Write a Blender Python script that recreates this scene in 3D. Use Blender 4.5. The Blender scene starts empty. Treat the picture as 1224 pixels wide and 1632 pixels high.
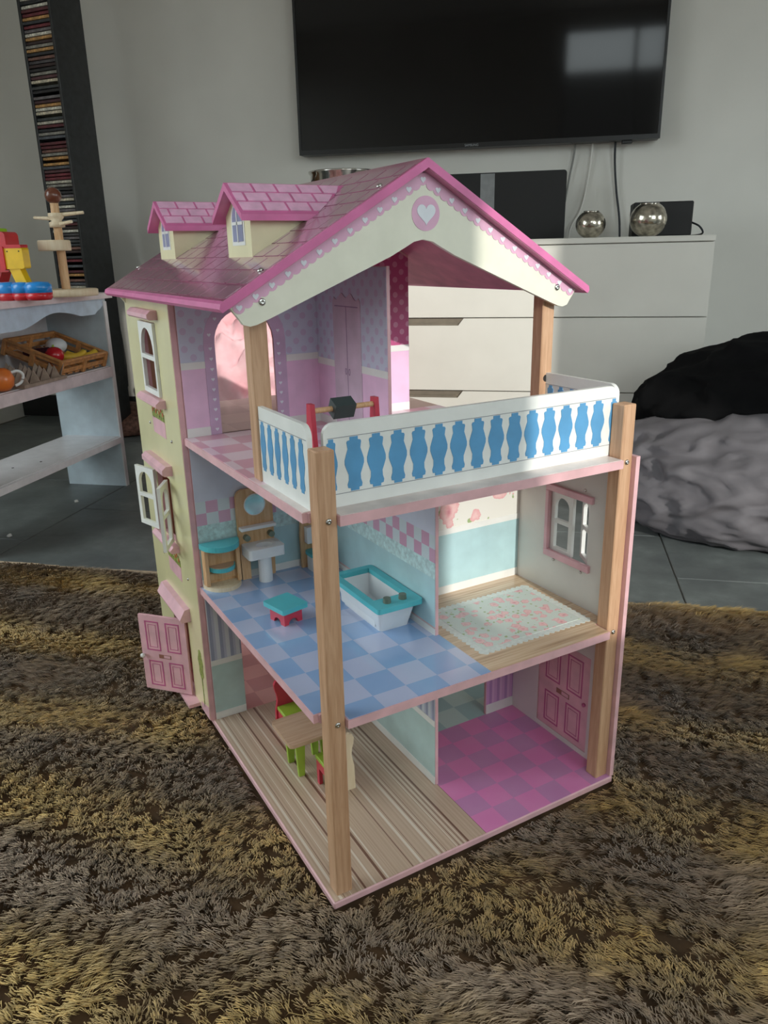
import bpy, bmesh, math, random
import numpy as np
from mathutils import Vector, Matrix, noise
from mathutils.geometry import tessellate_polygon

random.seed(7)
rng = np.random.default_rng(7)
scene = bpy.context.scene
COL = scene.collection
PI = math.pi

# ------------------------------------------------------------------ frames of reference
S = 0.45            # width of the dollhouse in metres (house units -> metres)
Z0 = 0.0394         # height of the dollhouse base top above the room floor
CAM = Vector((-0.6641 * S, -1.4745 * S, 1.6173 * S + Z0))
YAW, PITCH, ROLL, FPX = 0.5175, -0.3201, -0.0212, 1233.76
WYAW = YAW + math.radians(12)           # the television wall
WN = Vector((math.sin(WYAW), math.cos(WYAW), 0))
WD = Vector((math.cos(WYAW), -math.sin(WYAW), 0))
WO = Vector((CAM.x, CAM.y, 0))


def room(u, d, z):
    return WO + WD * u + WN * d + Vector((0, 0, z))


# ------------------------------------------------------------------ camera
cam_data = bpy.data.cameras.new('camera')
cam = bpy.data.objects.new('camera', cam_data)
COL.objects.link(cam)
cy, sy, cp, sp = math.cos(YAW), math.sin(YAW), math.cos(PITCH), math.sin(PITCH)
fwd = Vector((sy * cp, cy * cp, sp))
r0 = Vector((cy, -sy, 0))
u0 = r0.cross(fwd)
right = math.cos(ROLL) * r0 + math.sin(ROLL) * u0
up = -math.sin(ROLL) * r0 + math.cos(ROLL) * u0
cam.matrix_world = Matrix(((right.x, up.x, -fwd.x, CAM.x), (right.y, up.y, -fwd.y, CAM.y),
                           (right.z, up.z, -fwd.z, CAM.z), (0, 0, 0, 1)))
cam_data.sensor_fit = 'VERTICAL'
cam_data.sensor_height = 36
cam_data.lens = FPX / 1632 * 36
cam_data.clip_start = 0.02
scene.camera = cam

# ------------------------------------------------------------------ world, sun, exposure
world = bpy.data.worlds.new('sky')
scene.world = world
world.use_nodes = True
wn = world.node_tree
wn.nodes.clear()
w_out = wn.nodes.new('ShaderNodeOutputWorld')
w_bg = wn.nodes.new('ShaderNodeBackground')
w_tc = wn.nodes.new('ShaderNodeTexCoord')
w_sep = wn.nodes.new('ShaderNodeSeparateXYZ')
w_ramp = wn.nodes.new('ShaderNodeValToRGB')
w_ramp.color_ramp.elements[0].position = 0.0
w_ramp.color_ramp.elements[0].color = (0.20, 0.20, 0.19, 1)
w_ramp.color_ramp.elements[1].position = 0.03
w_ramp.color_ramp.elements[1].color = (0.88, 0.98, 1.0, 1)
wn.links.new(w_tc.outputs['Generated'], w_sep.inputs[0])
wn.links.new(w_sep.outputs['Z'], w_ramp.inputs[0])
wn.links.new(w_ramp.outputs[0], w_bg.inputs['Color'])
w_bg.inputs['Strength'].default_value = 5.1
wn.links.new(w_bg.outputs[0], w_out.inputs[0])

SUN = Vector((0.08, 1.0, -0.36)).normalized()
sun_data = bpy.data.lights.new('sun', 'SUN')
sun_data.energy = 3.05
sun_data.angle = math.radians(0.6)
sun_data.color = (1.0, 0.965, 0.89)
sun = bpy.data.objects.new('sun', sun_data)
COL.objects.link(sun)
sun.rotation_euler = SUN.to_track_quat('-Z', 'Y').to_euler()
sun.location = (0, -4, 3)

scene.view_settings.view_transform = 'Standard'
scene.view_settings.look = 'None'
scene.view_settings.exposure = -0.2
scene.view_settings.gamma = 1.0
scene.view_settings.use_curve_mapping = False
try:
    scene.cycles.use_denoising = True
    scene.cycles.max_bounces = 7
    scene.cycles.diffuse_bounces = 4
    scene.cycles.adaptive_threshold = 0.02
    scene.cycles.sample_clamp_indirect = 6
except Exception:
    pass


# ------------------------------------------------------------------ material helpers
def lin(c):
    if isinstance(c, str):
        c = c.lstrip('#')
        c = [int(c[i:i + 2], 16) / 255 for i in (0, 2, 4)]
    return tuple(x / 12.92 if x <= 0.04045 else ((x + 0.055) / 1.055) ** 2.4 for x in c) + (1.0,)


class NT:
    def __init__(self, name, rough=0.5, metallic=0.0, spec=0.5, coat=0.0):
        self.m = bpy.data.materials.new(name)
        self.m.use_nodes = True
        self.t = self.m.node_tree
        self.b = self.t.nodes['Principled BSDF']
        self.b.inputs['Roughness'].default_value = rough
        self.b.inputs['Metallic'].default_value = metallic
        self.b.inputs['Specular IOR Level'].default_value = spec
        self.b.inputs['Coat Weight'].default_value = coat
        self.b.inputs['Coat Roughness'].default_value = 0.12
        self._c = None

    def node(self, k, **kw):
        n = self.t.nodes.new(k)
        for a, v in kw.items():
            setattr(n, a, v)
        return n

    def link(self, a, b):
        self.t.links.new(a, b)

    def set(self, sock, v):
        if hasattr(v, 'is_output'):
            self.link(v, sock)
        else:
            sock.default_value = v

    def coords(self):
        if self._c is None:
            self._c = self.node('ShaderNodeTexCoord').outputs['Object']
        return self._c

    def xyz(self):
        s = self.node('ShaderNodeSeparateXYZ')
        self.link(self.coords(), s.inputs[0])
        return s.outputs[0], s.outputs[1], s.outputs[2]

    def vec(self, x, y, z):
        c = self.node('ShaderNodeCombineXYZ')
        for i, v in enumerate((x, y, z)):
            self.set(c.inputs[i], v)
        return c.outputs[0]

    def op(self, o, a, b=0.0, c=0.0):
        n = self.node('ShaderNodeMath', operation=o)
        self.set(n.inputs[0], a)
        self.set(n.inputs[1], b)
        self.set(n.inputs[2], c)
        return n.outputs[0]

    def noise(self, vec=None, scale=5.0, detail=2.0, rough=0.5, dist=0.0):
        n = self.node('ShaderNodeTexNoise')
        self.set(n.inputs['Vector'], self.coords() if vec is None else vec)
        n.inputs['Scale'].default_value = scale
        n.inputs['Detail'].default_value = detail
        n.inputs['Roughness'].default_value = rough
        n.inputs['Distortion'].default_value = dist
        return n.outputs['Fac']

    def voronoi(self, vec, scale, rnd=1.0, feature='F1'):
        n = self.node('ShaderNodeTexVoronoi', feature=feature)
        self.link(vec, n.inputs['Vector'])
        n.inputs['Scale'].default_value = scale
        n.inputs['Randomness'].default_value = rnd
        return n

    def ramp(self, f, stops, const=False):
        n = self.node('ShaderNodeValToRGB')
        e = n.color_ramp.elements
        if const:
            n.color_ramp.interpolation = 'CONSTANT'
        while len(e) < len(stops):
            e.new(0.5)
        for i, (p, c) in enumerate(stops):
            e[i].position = p
            e[i].color = lin(c) if isinstance(c, str) else c
        self.set(n.inputs[0], f)
        return n.outputs[0]

    def mix(self, f, a, b):
        n = self.node('ShaderNodeMix', data_type='RGBA')
        self.set(n.inputs[0], f)
        self.set(n.inputs[6], lin(a) if isinstance(a, str) else a)
        self.set(n.inputs[7], lin(b) if isinstance(b, str) else b)
        return n.outputs[2]

    def color(self, c):
        self.set(self.b.inputs['Base Color'], lin(c) if isinstance(c, str) else c)
        return self

    def bump(self, h, strength=0.2, dist=0.001):
        n = self.node('ShaderNodeBump')
        n.inputs['Strength'].default_value = strength
        n.inputs['Distance'].default_value = dist
        self.set(n.inputs['Height'], h)
        self.link(n.outputs[0], self.b.inputs['Normal'])
        return self


def shade(c, k):
    c = c.lstrip('#')
    v = [max(0, min(255, int(int(c[i:i + 2], 16) * k))) for i in (0, 2, 4)]
    return '#%02x%02x%02x' % tuple(v)


def plain(name, c, rough=0.5, metallic=0.0, spec=0.5, coat=0.0, vary=0.05, scale=30, bump=0.0):
    n = NT(name, rough, metallic, spec, coat)
    f = n.noise(scale=scale, detail=3)
    n.color(n.ramp(f, [(0.3, shade(c, 1 - vary)), (0.7, shade(c, 1 + vary))]))
    if bump:
        n.bump(n.noise(scale=scale * 12, detail=2), bump, 0.0006)
    return n.m


def wood(name, c1, c2, axis='z', fine=160, rough=0.45, coat=0.0):
    n = NT(name, rough, coat=coat)
    x, y, z = n.xyz()
    k = 0.06
    sc = {'x': (k, 1, 1), 'y': (1, k, 1), 'z': (1, 1, k)}[axis]
    v = n.vec(n.op('MULTIPLY', x, sc[0]), n.op('MULTIPLY', y, sc[1]), n.op('MULTIPLY', z, sc[2]))
    f = n.noise(v, scale=fine, detail=4, rough=0.6, dist=0.6)
    g = n.noise(v, scale=fine * 4, detail=2)
    h = n.op('ADD', n.op('MULTIPLY', f, 0.75), n.op('MULTIPLY', g, 0.25))
    n.color(n.ramp(h, [(0.33, c2), (0.62, c1)]))
    n.bump(h, 0.08, 0.0006)
    return n.m


def checker(name, a, b, size, ox=0.0, oy=0.0, ax=('x', 'y'), rough=0.28, coat=0.25):
    n = NT(name, rough, coat=coat)
    d = dict(zip('xyz', n.xyz()))
    fx = n.op('FLOOR', n.op('DIVIDE', n.op('SUBTRACT', d[ax[0]], ox * S), size * S))
    fy = n.op('FLOOR', n.op('DIVIDE', n.op('SUBTRACT', d[ax[1]], oy * S), size * S))
    p = n.op('ABSOLUTE', n.op('MODULO', n.op('ADD', fx, fy), 2.0))
    c = n.mix(p, a, b)
    wob = n.noise(scale=18, detail=2)
    n.color(n.mix(n.op('MULTIPLY', wob, 0.12), c, '#ffffff'))
    return n.m


def stripes(name, cols, period, axis='x', rough=0.4):
    n = NT(name, rough, coat=0.15)
    d = dict(zip('xyz', n.xyz()))
    f = n.op('FRACT', n.op('DIVIDE', d[axis], period * S))
    n.color(n.ramp(f, cols, const=True))
    return n.m


def dots(name, bg, fg, size, r=0.3, axes=('x', 'z'), rough=0.4):
    n = NT(name, rough, coat=0.15)
    d = dict(zip('xyz', n.xyz()))
    a, b = d[axes[0]], d[axes[1]]
    rot = n.vec(n.op('ADD', a, b), n.op('SUBTRACT', a, b), 0.0)
    v = n.voronoi(rot, 1.0 / (size * S), 0.0)
    m = n.op('LESS_THAN', v.outputs['Distance'], r)
    n.color(n.mix(m, bg, fg))
    return n.m


def roses(name, bg, size, axes=('x', 'z'), rough=0.35):
    n = NT(name, rough, coat=0.2)
    d = dict(zip('xyz', n.xyz()))
    p = n.vec(d[axes[0]], d[axes[1]], 0.0)
    warp = n.noise(p, scale=3.0 / (size * S), detail=3)
    v = n.voronoi(p, 1.0 / (size * S), 0.75)
    dist = n.op('ADD', v.outputs['Distance'], n.op('MULTIPLY', n.op('SUBTRACT', warp, 0.5), 0.55))
    v2 = n.voronoi(p, 1.7 / (size * S), 0.9)
    leaf = n.op('ADD', v2.outputs['Distance'], n.op('MULTIPLY', n.op('SUBTRACT', warp, 0.5), 0.7))
    c = n.mix(n.op('LESS_THAN', leaf, 0.22), bg, '#a3b884')
    rose = n.ramp(dist, [(0.0, '#d6909a'), (0.14, '#e9b4b8'), (0.28, '#efcbca'), (0.42, '#e6acb0')])
    c = n.mix(n.op('LESS_THAN', dist, 0.42), c, rose)
    n.color(c)
    return n.m


M = {}
M['pink_edge'] = plain('pink painted edge', '#dfb3b8', 0.45)
M['pink'] = plain('pink paint', '#e6b6c1', 0.35, coat=0.2)
M['roof_pink'] = plain('bright pink paint', '#d671a6', 0.35, coat=0.2)
M['shingle'] = plain('printed shingle', '#ab7a8e', 0.2, coat=0.9, vary=0.08, scale=60)
M['shingle_dormer'] = plain('printed dormer shingle', '#eab6d6', 0.35, coat=0.2, vary=0.06, scale=60)
M['roof_line'] = plain('roof joint print', '#a24d75', 0.2, coat=0.9)
M['roof_under'] = plain('roof underside', '#cf86a4', 0.45, vary=0.07)
M['cream'] = plain('cream paint', '#e9e9d8', 0.38, coat=0.15, vary=0.02)
M['yellow'] = plain('pale yellow facade', '#dcd7a8', 0.3, coat=0.4, vary=0.03, scale=12)
M['white'] = plain('white paint', '#e9ebe8', 0.4, coat=0.1, vary=0.02)
M['white_wood'] = plain('white lacquered wood', '#e4e2e4', 0.35, coat=0.2, vary=0.03)
M['wallwhite'] = plain('white panel', '#e3e2dd', 0.4, coat=0.1, vary=0.03, scale=12)
M['blue'] = plain('blue print', '#5f9fce', 0.35, coat=0.15, vary=0.04)
M['lilac_print'] = plain('lilac pink print', '#e3b3cf', 0.38, vary=0.03)
M['heart'] = plain('white blue heart print', '#e6ebf3', 0.38, vary=0.02)
M['post'] = wood('beech post', '#cfa888', '#b58b6a', 'z', 170)
M['post_d'] = wood('light wood', '#d9b48c', '#c2956a', 'z', 200)
M['steel'] = plain('screw steel', '#c9c9c6', 0.22, metallic=1.0)
M['dark_hole'] = plain('dark recess', '#2b2826', 0.8)
M['teal'] = plain('teal paint', '#55bac4', 0.4, coat=0.1, vary=0.03)
M['toywhite'] = plain('white toy paint', '#e9ecee', 0.35, coat=0.2, vary=0.02)
M['red'] = plain('red paint', '#c73a4e', 0.4, coat=0.1)
M['green'] = plain('green paint', '#9cbd3f', 0.4, coat=0.1)
M['grey_toy'] = plain('grey green paint', '#6f7a6e', 0.35, metallic=0.3)
M['slate'] = plain('dark slate paint', '#3e4c4b', 0.5)
M['toywood'] = wood('toy wood', '#e0bb90', '#c99a6a', 'z', 220)
M['toywood_x'] = wood('toy wood flat', '#cdb096', '#b8967a', 'x', 160)
M['palewood'] = wood('pale wood', '#e9d9bd', '#dcc6a2', 'z', 150)
M['orange_wall'] = plain('orange wall print', '#c9744a', 0.5, vary=0.06)

# printed floors
n = NT('printed plank floor', 0.32, coat=0.3)
x, y, z = n.xyz()
v1 = n.vec(n.op('MULTIPLY', x, 1.0), n.op('MULTIPLY', y, 0.0), 0.0)
f1 = n.noise(v1, scale=150, detail=1)
f2 = n.noise(v1, scale=330, detail=2)
base = n.ramp(f2, [(0.3, '#b69d88'), (0.7, '#cdb7a1')])
c = n.mix(n.op('LESS_THAN', f1, 0.39), base, '#7c5d4f')
c = n.mix(n.op('GREATER_THAN', f1, 0.60), c, '#ddd0c0')
n.color(c)
M['planks'] = n.m
n = NT('printed wood floor upstairs', 0.3, coat=0.3)
x, y, z = n.xyz()
v1 = n.vec(n.op('MULTIPLY', x, 0.03), y, 0.0)
f1 = n.noise(v1, scale=220, detail=3)
n.color(n.ramp(f1, [(0.3, '#b39374'), (0.5, '#d2b493'), (0.7, '#e2cdb2')]))
M['wood_floor'] = n.m
M['blue_tile'] = checker('blue tile print', '#b0bbdb', '#84a8d6', 0.1, 0.07, 0.07, rough=0.18, coat=0.6)
M['magenta_tile'] = checker('magenta tile print', '#e07fbc', '#c583b8', 0.5 / 6, 0.5, 0.0)
M['teal_tile'] = checker('teal tile print', '#bfdcd6', '#9cc3c4', 0.1, 0.5, 0.5)
M['salmon_tile'] = checker('salmon tile print', '#e8a8a2', '#d28a88', 0.1, 0.0, 0.0)
M['pink_tile'] = checker('pink tile print', '#e9cdd9', '#d998ae', 0.1, 0.03, 0.02)
M['beige_tile'] = checker('beige tile print', '#c9a394', '#b98f82', 0.16, 0.03, 0.02)
M['stripe_grey'] = stripes('grey lilac stripes', [(0.0, '#cfd6e0'), (0.4, '#9aa2bd'), (0.75, '#b9bfd4')], 0.036, 'x')
M['stripe_grey_y'] = stripes('grey lilac stripes side', [(0.0, '#cfd6e0'), (0.4, '#9aa2bd'), (0.75, '#b9bfd4')], 0.036, 'y')
M['stripe_purple'] = stripes('purple stripes', [(0.0, '#cfa3cf'), (0.35, '#b78fc0'), (0.7, '#d9b4d6')], 0.035, 'x')
M['sage'] = plain('pale sage print', '#b5cfcd', 0.36, coat=0.2, vary=0.03)
M['aqua'] = plain('pale aqua print', '#b3d4d9', 0.32, coat=0.3, vary=0.03)
M['aqua_band'] = plain('aqua lace band print', '#c3dcdc', 0.35, vary=0.1, scale=160)
M['bath_white'] = plain('pale lilac wall print', '#d5d8e6', 0.35, vary=0.02)
M['pinkwhite_x'] = checker('pink white wall tiles', '#d29db8', '#d2dce0', 0.042, 0.005, 0.757, ('x', 'z'))
M['pinkwhite_y'] = checker('pink white wall tiles side', '#d29db8', '#d2dce0', 0.042, 0.0, 0.766, ('y', 'z'))
M['lilac_dots'] = dots('lilac heart wallpaper', '#cbd1e4', '#c9bcd8', 0.055, 0.28)
M['lilac_dots_y'] = dots('lilac heart wallpaper side', '#cbd1e4', '#c9bcd8', 0.055, 0.28, ('y', 'z'))
M['magenta_dots'] = dots('magenta dotted wallpaper', '#c3598a', '#d592b2', 0.052, 0.27)
M['dado_pink'] = plain('pink wallpaper', '#ecc6e4', 0.38, vary=0.03)
M['rose_wall'] = roses('rose wallpaper', '#e9e9e2', 0.085)
M['rose_rug'] = roses('printed rose rug', '#d3ded7', 0.036, ('x', 'y'))
M['lace'] = plain('printed lace', '#dde4df', 0.4, vary=0.04, scale=200)
M['wardrobe'] = plain('printed wardrobe', '#cdb8ca', 0.38, vary=0.04)
M['door_line'] = plain('dark pink line print', '#c26091', 0.4)
M['arch_band'] = plain('arch border print', '#ccb0cf', 0.38, vary=0.04)
M['leaf'] = plain('green plant print', '#7f8b45', 0.45, vary=0.3, scale=200)
M['flower'] = plain('orange flower print', '#b8653d', 0.45)
M['pane_print'] = plain('printed window glass', '#8f95b8', 0.3, coat=0.3, vary=0.06)
M['mirror'] = plain('mirror foil', '#cfd8dc', 0.12, metallic=0.85, vary=0.03)
M['brown_print'] = plain('brown letterbox print', '#9b6a5d', 0.45)


# ------------------------------------------------------------------ mesh helpers
def link(name, me, mat=None, parent=None, smooth=False):
    o = bpy.data.objects.new(name, me)
    COL.objects.link(o)
    if mat is not None and len(me.materials) == 0:
        me.materials.append(mat)
    if parent is not None:
        o.parent = parent
    if smooth:
        me.polygons.foreach_set('use_smooth', [True] * len(me.polygons))
    return o


def bm_mesh(bm, name):
    bmesh.ops.recalc_face_normals(bm, faces=bm.faces)
    me = bpy.data.meshes.new(name)
    bm.to_mesh(me)
    bm.free()
    return me


def bm_box(bm, x0, x1, y0, y1, z0, z1, bev=0.0, seg=1):
    r = bmesh.ops.create_cube(bm, size=1.0)
    vs = r['verts']
    for v in vs:
        v.co = Vector(((x0 + x1) / 2 + v.co.x * (x1 - x0), (y0 + y1) / 2 + v.co.y * (y1 - y0),
                       (z0 + z1) / 2 + v.co.z * (z1 - z0)))
    if bev:
        es = list({e for v in vs for e in v.link_edges})
        bmesh.ops.bevel(bm, geom=es, offset=bev, segments=seg, affect='EDGES', profile=0.7)


def box(name, x0, x1, y0, y1, z0, z1, mat, parent=None, bev=0.0, k=1.0, seg=1):
    bm = bmesh.new()
    bm_box(bm, x0 * k, x1 * k, y0 * k, y1 * k, z0 * k, z1 * k, bev, seg)
    return link(name, bm_mesh(bm, name), mat, parent)


def hbox(name, x0, x1, y0, y1, z0, z1, mat, parent, bev=0.0008):
    """box in dollhouse units"""
    return box(name, x0, x1, y0, y1, z0, z1, mat, parent, bev, S)


def bm_prism(bm, loops, axis, a, b, k=1.0):
    """polygon (with holes) in the plane normal to axis, between coordinates a and b"""
    def P(p, t):
        if axis == 'x':
            return Vector((t, p[0], p[1])) * k
        if axis == 'y':
            return Vector((p[0], t, p[1])) * k
        return Vector((p[0], p[1], t)) * k
    tris = tessellate_polygon([[Vector((p[0], p[1], 0)) for p in lp] for lp in loops])
    va, vb = [], []
    for lp in loops:
        for p in lp:
            va.append(bm.verts.new(P(p, a)))
            vb.append(bm.verts.new(P(p, b)))
    for t in tris:
        try:
            bm.faces.new([va[i] for i in t])
            bm.faces.new([vb[i] for i in reversed(t)])
        except ValueError:
            pass
    o = 0
    for lp in loops:
        m = len(lp)
        for i in range(m):
            j = (i + 1) % m
            try:
                bm.faces.new([va[o + i], va[o + j], vb[o + j], vb[o + i]])
            except ValueError:
                pass
        o += m


def prism(name, loops, axis, a, b, mat, parent=None, k=1.0):
    bm = bmesh.new()
    bm_prism(bm, loops, axis, a, b, k)
    return link(name, bm_mesh(bm, name), mat, parent)


def hprism(name, loops, axis, a, b, mat, parent):
    return prism(name, loops, axis, a, b, mat, parent, S)


def rect(x0, x1, y0, y1):
    return [(x0, y0), (x1, y0), (x1, y1), (x0, y1)]


def rrect(x0, x1, y0, y1, r, n=5, corners=(1, 1, 1, 1)):
    out = []
    for i, (cx_, cy_, a0) in enumerate(((x0 + r, y0 + r, PI), (x1 - r, y0 + r, 1.5 * PI), (x1 - r, y1 - r, 0), (x0 + r, y1 - r, 0.5 * PI))):
        if not corners[i]:
            out.append(((x0, y0), (x1, y0), (x1, y1), (x0, y1))[i])
            continue
        for j in range(n + 1):
            a = a0 + j / n * PI / 2
            out.append((cx_ + r * math.cos(a), cy_ + r * math.sin(a)))
    return out


def arch(x0, x1, z0, z1, n=12):
    """opening with a round top"""
    r = (x1 - x0) / 2
    cx_ = (x0 + x1) / 2
    pts = [(x0, z0), (x1, z0)]
    for j in range(n + 1):
        a = j / n * PI
        pts.append((cx_ + r * math.cos(a), z1 - r + r * math.sin(a)))
    return pts


def circle(cx_, cy_, r, n=24, ry=None):
    ry = r if ry is None else ry
    return [(cx_ + r * math.cos(2 * PI * i / n), cy_ + ry * math.sin(2 * PI * i / n)) for i in range(n)]


def heart(cx_, cy_, s, n=20):
    out = []
    for i in range(n):
        t = 2 * PI * i / n
        out.append((cx_ + s * math.sin(t) ** 3, cy_ + s * (13 * math.cos(t) - 5 * math.cos(2 * t) - 2 * math.cos(3 * t) - math.cos(4 * t)) / 16))
    return out


def bm_cyl(bm, p0, p1, r0_, r1_=None, n=14, cap=True):
    r1_ = r0_ if r1_ is None else r1_
    p0, p1 = Vector(p0), Vector(p1)
    ax = (p1 - p0)
    L = ax.length
    q = ax.to_track_quat('Z', 'Y').to_matrix().to_4x4()
    mt = Matrix.Translation((p0 + p1) / 2) @ q
    bmesh.ops.create_cone(bm, cap_ends=cap, segments=n, radius1=r0_, radius2=r1_, depth=L, matrix=mt)


def cyl(name, p0, p1, r, mat, parent=None, r1_=None, n=14, k=1.0):
    bm = bmesh.new()
    bm_cyl(bm, Vector(p0) * k, Vector(p1) * k, r * k, None if r1_ is None else r1_ * k, n)
    return link(name, bm_mesh(bm, name), mat, parent)


def lathe_mesh(prof, n=28, center=(0, 0, 0)):
    bm = bmesh.new()
    rings = []
    for (r, z) in prof:
        if r < 1e-6:
            rings.append([bm.verts.new((center[0], center[1], center[2] + z))])
        else:
            rings.append([bm.verts.new((center[0] + r * math.cos(2 * PI * i / n), center[1] + r * math.sin(2 * PI * i / n), center[2] + z)) for i in range(n)])
    for a, b in zip(rings, rings[1:]):
        for i in range(n):
            j = (i + 1) % n
            if len(a) == 1 and len(b) == 1:
                continue
            if len(a) == 1:
                bm.faces.new([a[0], b[j], b[i]])
            elif len(b) == 1:
                bm.faces.new([a[i], a[j], b[0]])
            else:
                bm.faces.new([a[i], a[j], b[j], b[i]])
    return bm_mesh(bm, 'lathe')


def lathe(name, prof, mat, parent=None, n=28, center=(0, 0, 0)):
    return link(name, lathe_mesh(prof, n, center), mat, parent, smooth=True)


def tube(name, pts, r, mat, parent=None, n=8):
    """smooth tube along points"""
    P_ = []
    pts = [Vector(p) for p in pts]
    for i in range(len(pts) - 1):
        p0 = pts[max(0, i - 1)]
        p1, p2 = pts[i], pts[i + 1]
        p3 = pts[min(len(pts) - 1, i + 2)]
        for s in range(6):
            t = s / 6
            P_.append(0.5 * ((2 * p1) + (p2 - p0) * t + (2 * p0 - 5 * p1 + 4 * p2 - p3) * t * t + (3 * p1 - p0 - 3 * p2 + p3) * t ** 3))
    P_.append(pts[-1])
    bm = bmesh.new()
    rings = []
    for i, p in enumerate(P_):
        t = (P_[min(i + 1, len(P_) - 1)] - P_[max(i - 1, 0)]).normalized()
        a = t.cross(Vector((0.3, 0.2, 0.93))).normalized()
        b = t.cross(a)
        rings.append([bm.verts.new(p + (a * math.cos(2 * PI * j / n) + b * math.sin(2 * PI * j / n)) * r) for j in range(n)])
    for A, B in zip(rings, rings[1:]):
        for j in range(n):
            bm.faces.new([A[j], A[(j + 1) % n], B[(j + 1) % n], B[j]])
    bm.faces.new(rings[0])
    bm.faces.new(list(reversed(rings[-1])))
    return link(name, bm_mesh(bm, name), mat, parent, smooth=True)


def thing(name, label, cat, loc=(0, 0, 0), rotz=0.0, group=None):
    o = bpy.data.objects.new(name, None)
    o.empty_display_size = 0.05
    COL.objects.link(o)
    o.location = loc
    o.rotation_euler = (0, 0, rotz)
    o['label'] = label
    o['category'] = cat
    if group:
        o['group'] = group
    return o


def tag(o, label, cat, group=None):
    o['label'] = label
    o['category'] = cat
    if group:
        o['group'] = group
    return o


def struct(o, label=None):
    o['kind'] = 'structure'
    if label:
        o['label'] = label
    return o


def in_room(o):
    """place a mesh built in wall coordinates (u, d, z)"""
    o.location = WO
    o.rotation_euler = (0, 0, -WYAW)
    return o


# ================================================================== THE ROOM
WALL_D = 3.6
BACK_D = -0.9
UL, UR = -2.7, 4.3
CEIL = 2.75
M['room_wall'] = plain('white room wall', '#e3e1da', 0.85, vary=0.02, scale=3, bump=0.15)
M['ceiling'] = plain('white ceiling', '#eeede9', 0.9, vary=0.02, scale=3)
M['black_trim'] = plain('black baseboard', '#1b1b1c', 0.5)
n = NT('dark slate tile', 0.42, spec=0.5)
f = n.noise(scale=5, detail=6, rough=0.65)
n.color(n.ramp(f, [(0.3, '#4d5152'), (0.55, '#646a69'), (0.75, '#7d8482')]))
n.bump(n.noise(scale=40, detail=5), 0.25, 0.002)
M['tile'] = n.m
M['grout'] = plain('grout', '#6d6b66', 0.9)

struct(in_room(box('floor', UL, UR, BACK_D, WALL_D, -0.06, -0.004, M['grout'])), 'dark slate tile floor')
floor = bpy.data.objects['floor']
tile_me = None
TS = 0.60
for i in range(-5, 8):
    for j in range(-2, 7):
        u_ = 0.335 + i * TS
        d_ = 1.86 + (j - 3) * TS + (0.0 if i % 2 == 0 else 0.3)
        ua, ub = max(u_ + 0.002, UL), min(u_ + TS - 0.002, UR)
        da, db = max(d_ + 0.002, BACK_D), min(d_ + TS - 0.002, WALL_D)
        if ub - ua < 0.02 or db - da < 0.02:
            continue
        box('tile', ua, ub, da, db, -0.010, 0.0, M['tile'], floor, 0.0015)
struct(in_room(box('wall_front', UL - .1, UR + .1, WALL_D, WALL_D + 0.1, -0.06, CEIL, M['room_wall'])), 'white wall behind the television')
FILL_WINL = (-0.7, 1.5, 0.55, 2.45)  # unseen side windows, added to even out the daylight
FILL_WINR = (0.3, 2.1, 0.5, 2.45)
struct(in_room(prism('wall_left', [rect(BACK_D - .1, WALL_D, -0.06, CEIL), rect(*FILL_WINL)], 'x', UL - 0.03, UL, M['room_wall'])))
struct(in_room(prism('wall_right', [rect(BACK_D - .1, WALL_D, -0.06, CEIL), rect(*FILL_WINR)], 'x', UR, UR + 0.03, M['room_wall'])))
struct(in_room(box('ceiling', UL - .1, UR + .1, BACK_D - .1, WALL_D + .1, CEIL, CEIL + 0.1, M['ceiling'])))
struct(in_room(box('baseboard_front', UL, UR, WALL_D - 0.014, WALL_D, 0.0, 0.11, M['black_trim'], None, 0.002)))

# window wall behind the camera: the big window lets the sun in, the small one shows in the television


def sun_hit(px, py, pz):
    """(u, z) where the sun ray that lands on world point p crosses the window wall"""
    p = Vector((px, py, pz))
    t = ((p - WO).dot(WN) - BACK_D) / SUN.dot(WN)
    q = p - SUN * t
    return (q - WO).dot(WD), q.z


ua, _ = sun_hit(0.655 * S, 0.2 * S, 1.4 * S)             # left limit of the sun on the gable
ub, _ = sun_hit(*room(0.04, 3.0, 0.6))                    # right limit of the sun on the dresser
_, za = sun_hit(0.97 * S, 0.018 * S, 0.50 * S + Z0)      # lower limit on the right-hand post
_, zb = sun_hit(*room(-0.3, 3.0, 0.815))                 # upper limit at the dresser top
WIN2 = (ua, ub, za, zb)
WIN1 = (0.02, 0.92, 1.3, 2.62)
print('WINDOW sun', [round(v, 3) for v in WIN2])
wb = prism('wall_back', [rect(UL - .1, UR + .1, -0.06, CEIL), rect(*WIN1), rect(*WIN2)], 'y', BACK_D - 0.03, BACK_D, M['room_wall'])
struct(in_room(wb))
M['win_frame'] = plain('window frame', '#cfcfcf', 0.5)


def portal(p, vec, w, h):
    pl = bpy.data.lights.new('daylight_portal', 'AREA')
    pl.shape = 'RECTANGLE'
    pl.size, pl.size_y = w, h
    pl.cycles.is_portal = True
    po = bpy.data.objects.new('daylight_portal', pl)
    COL.objects.link(po)
    z_ = -vec.normalized()
    y_ = Vector((0, 0, 1))
    x_ = y_.cross(z_)
    po.matrix_world = Matrix(((x_.x, y_.x, z_.x, p.x), (x_.y, y_.y, z_.y, p.y), (x_.z, y_.z, z_.z, p.z), (0, 0, 0, 1)))


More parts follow.
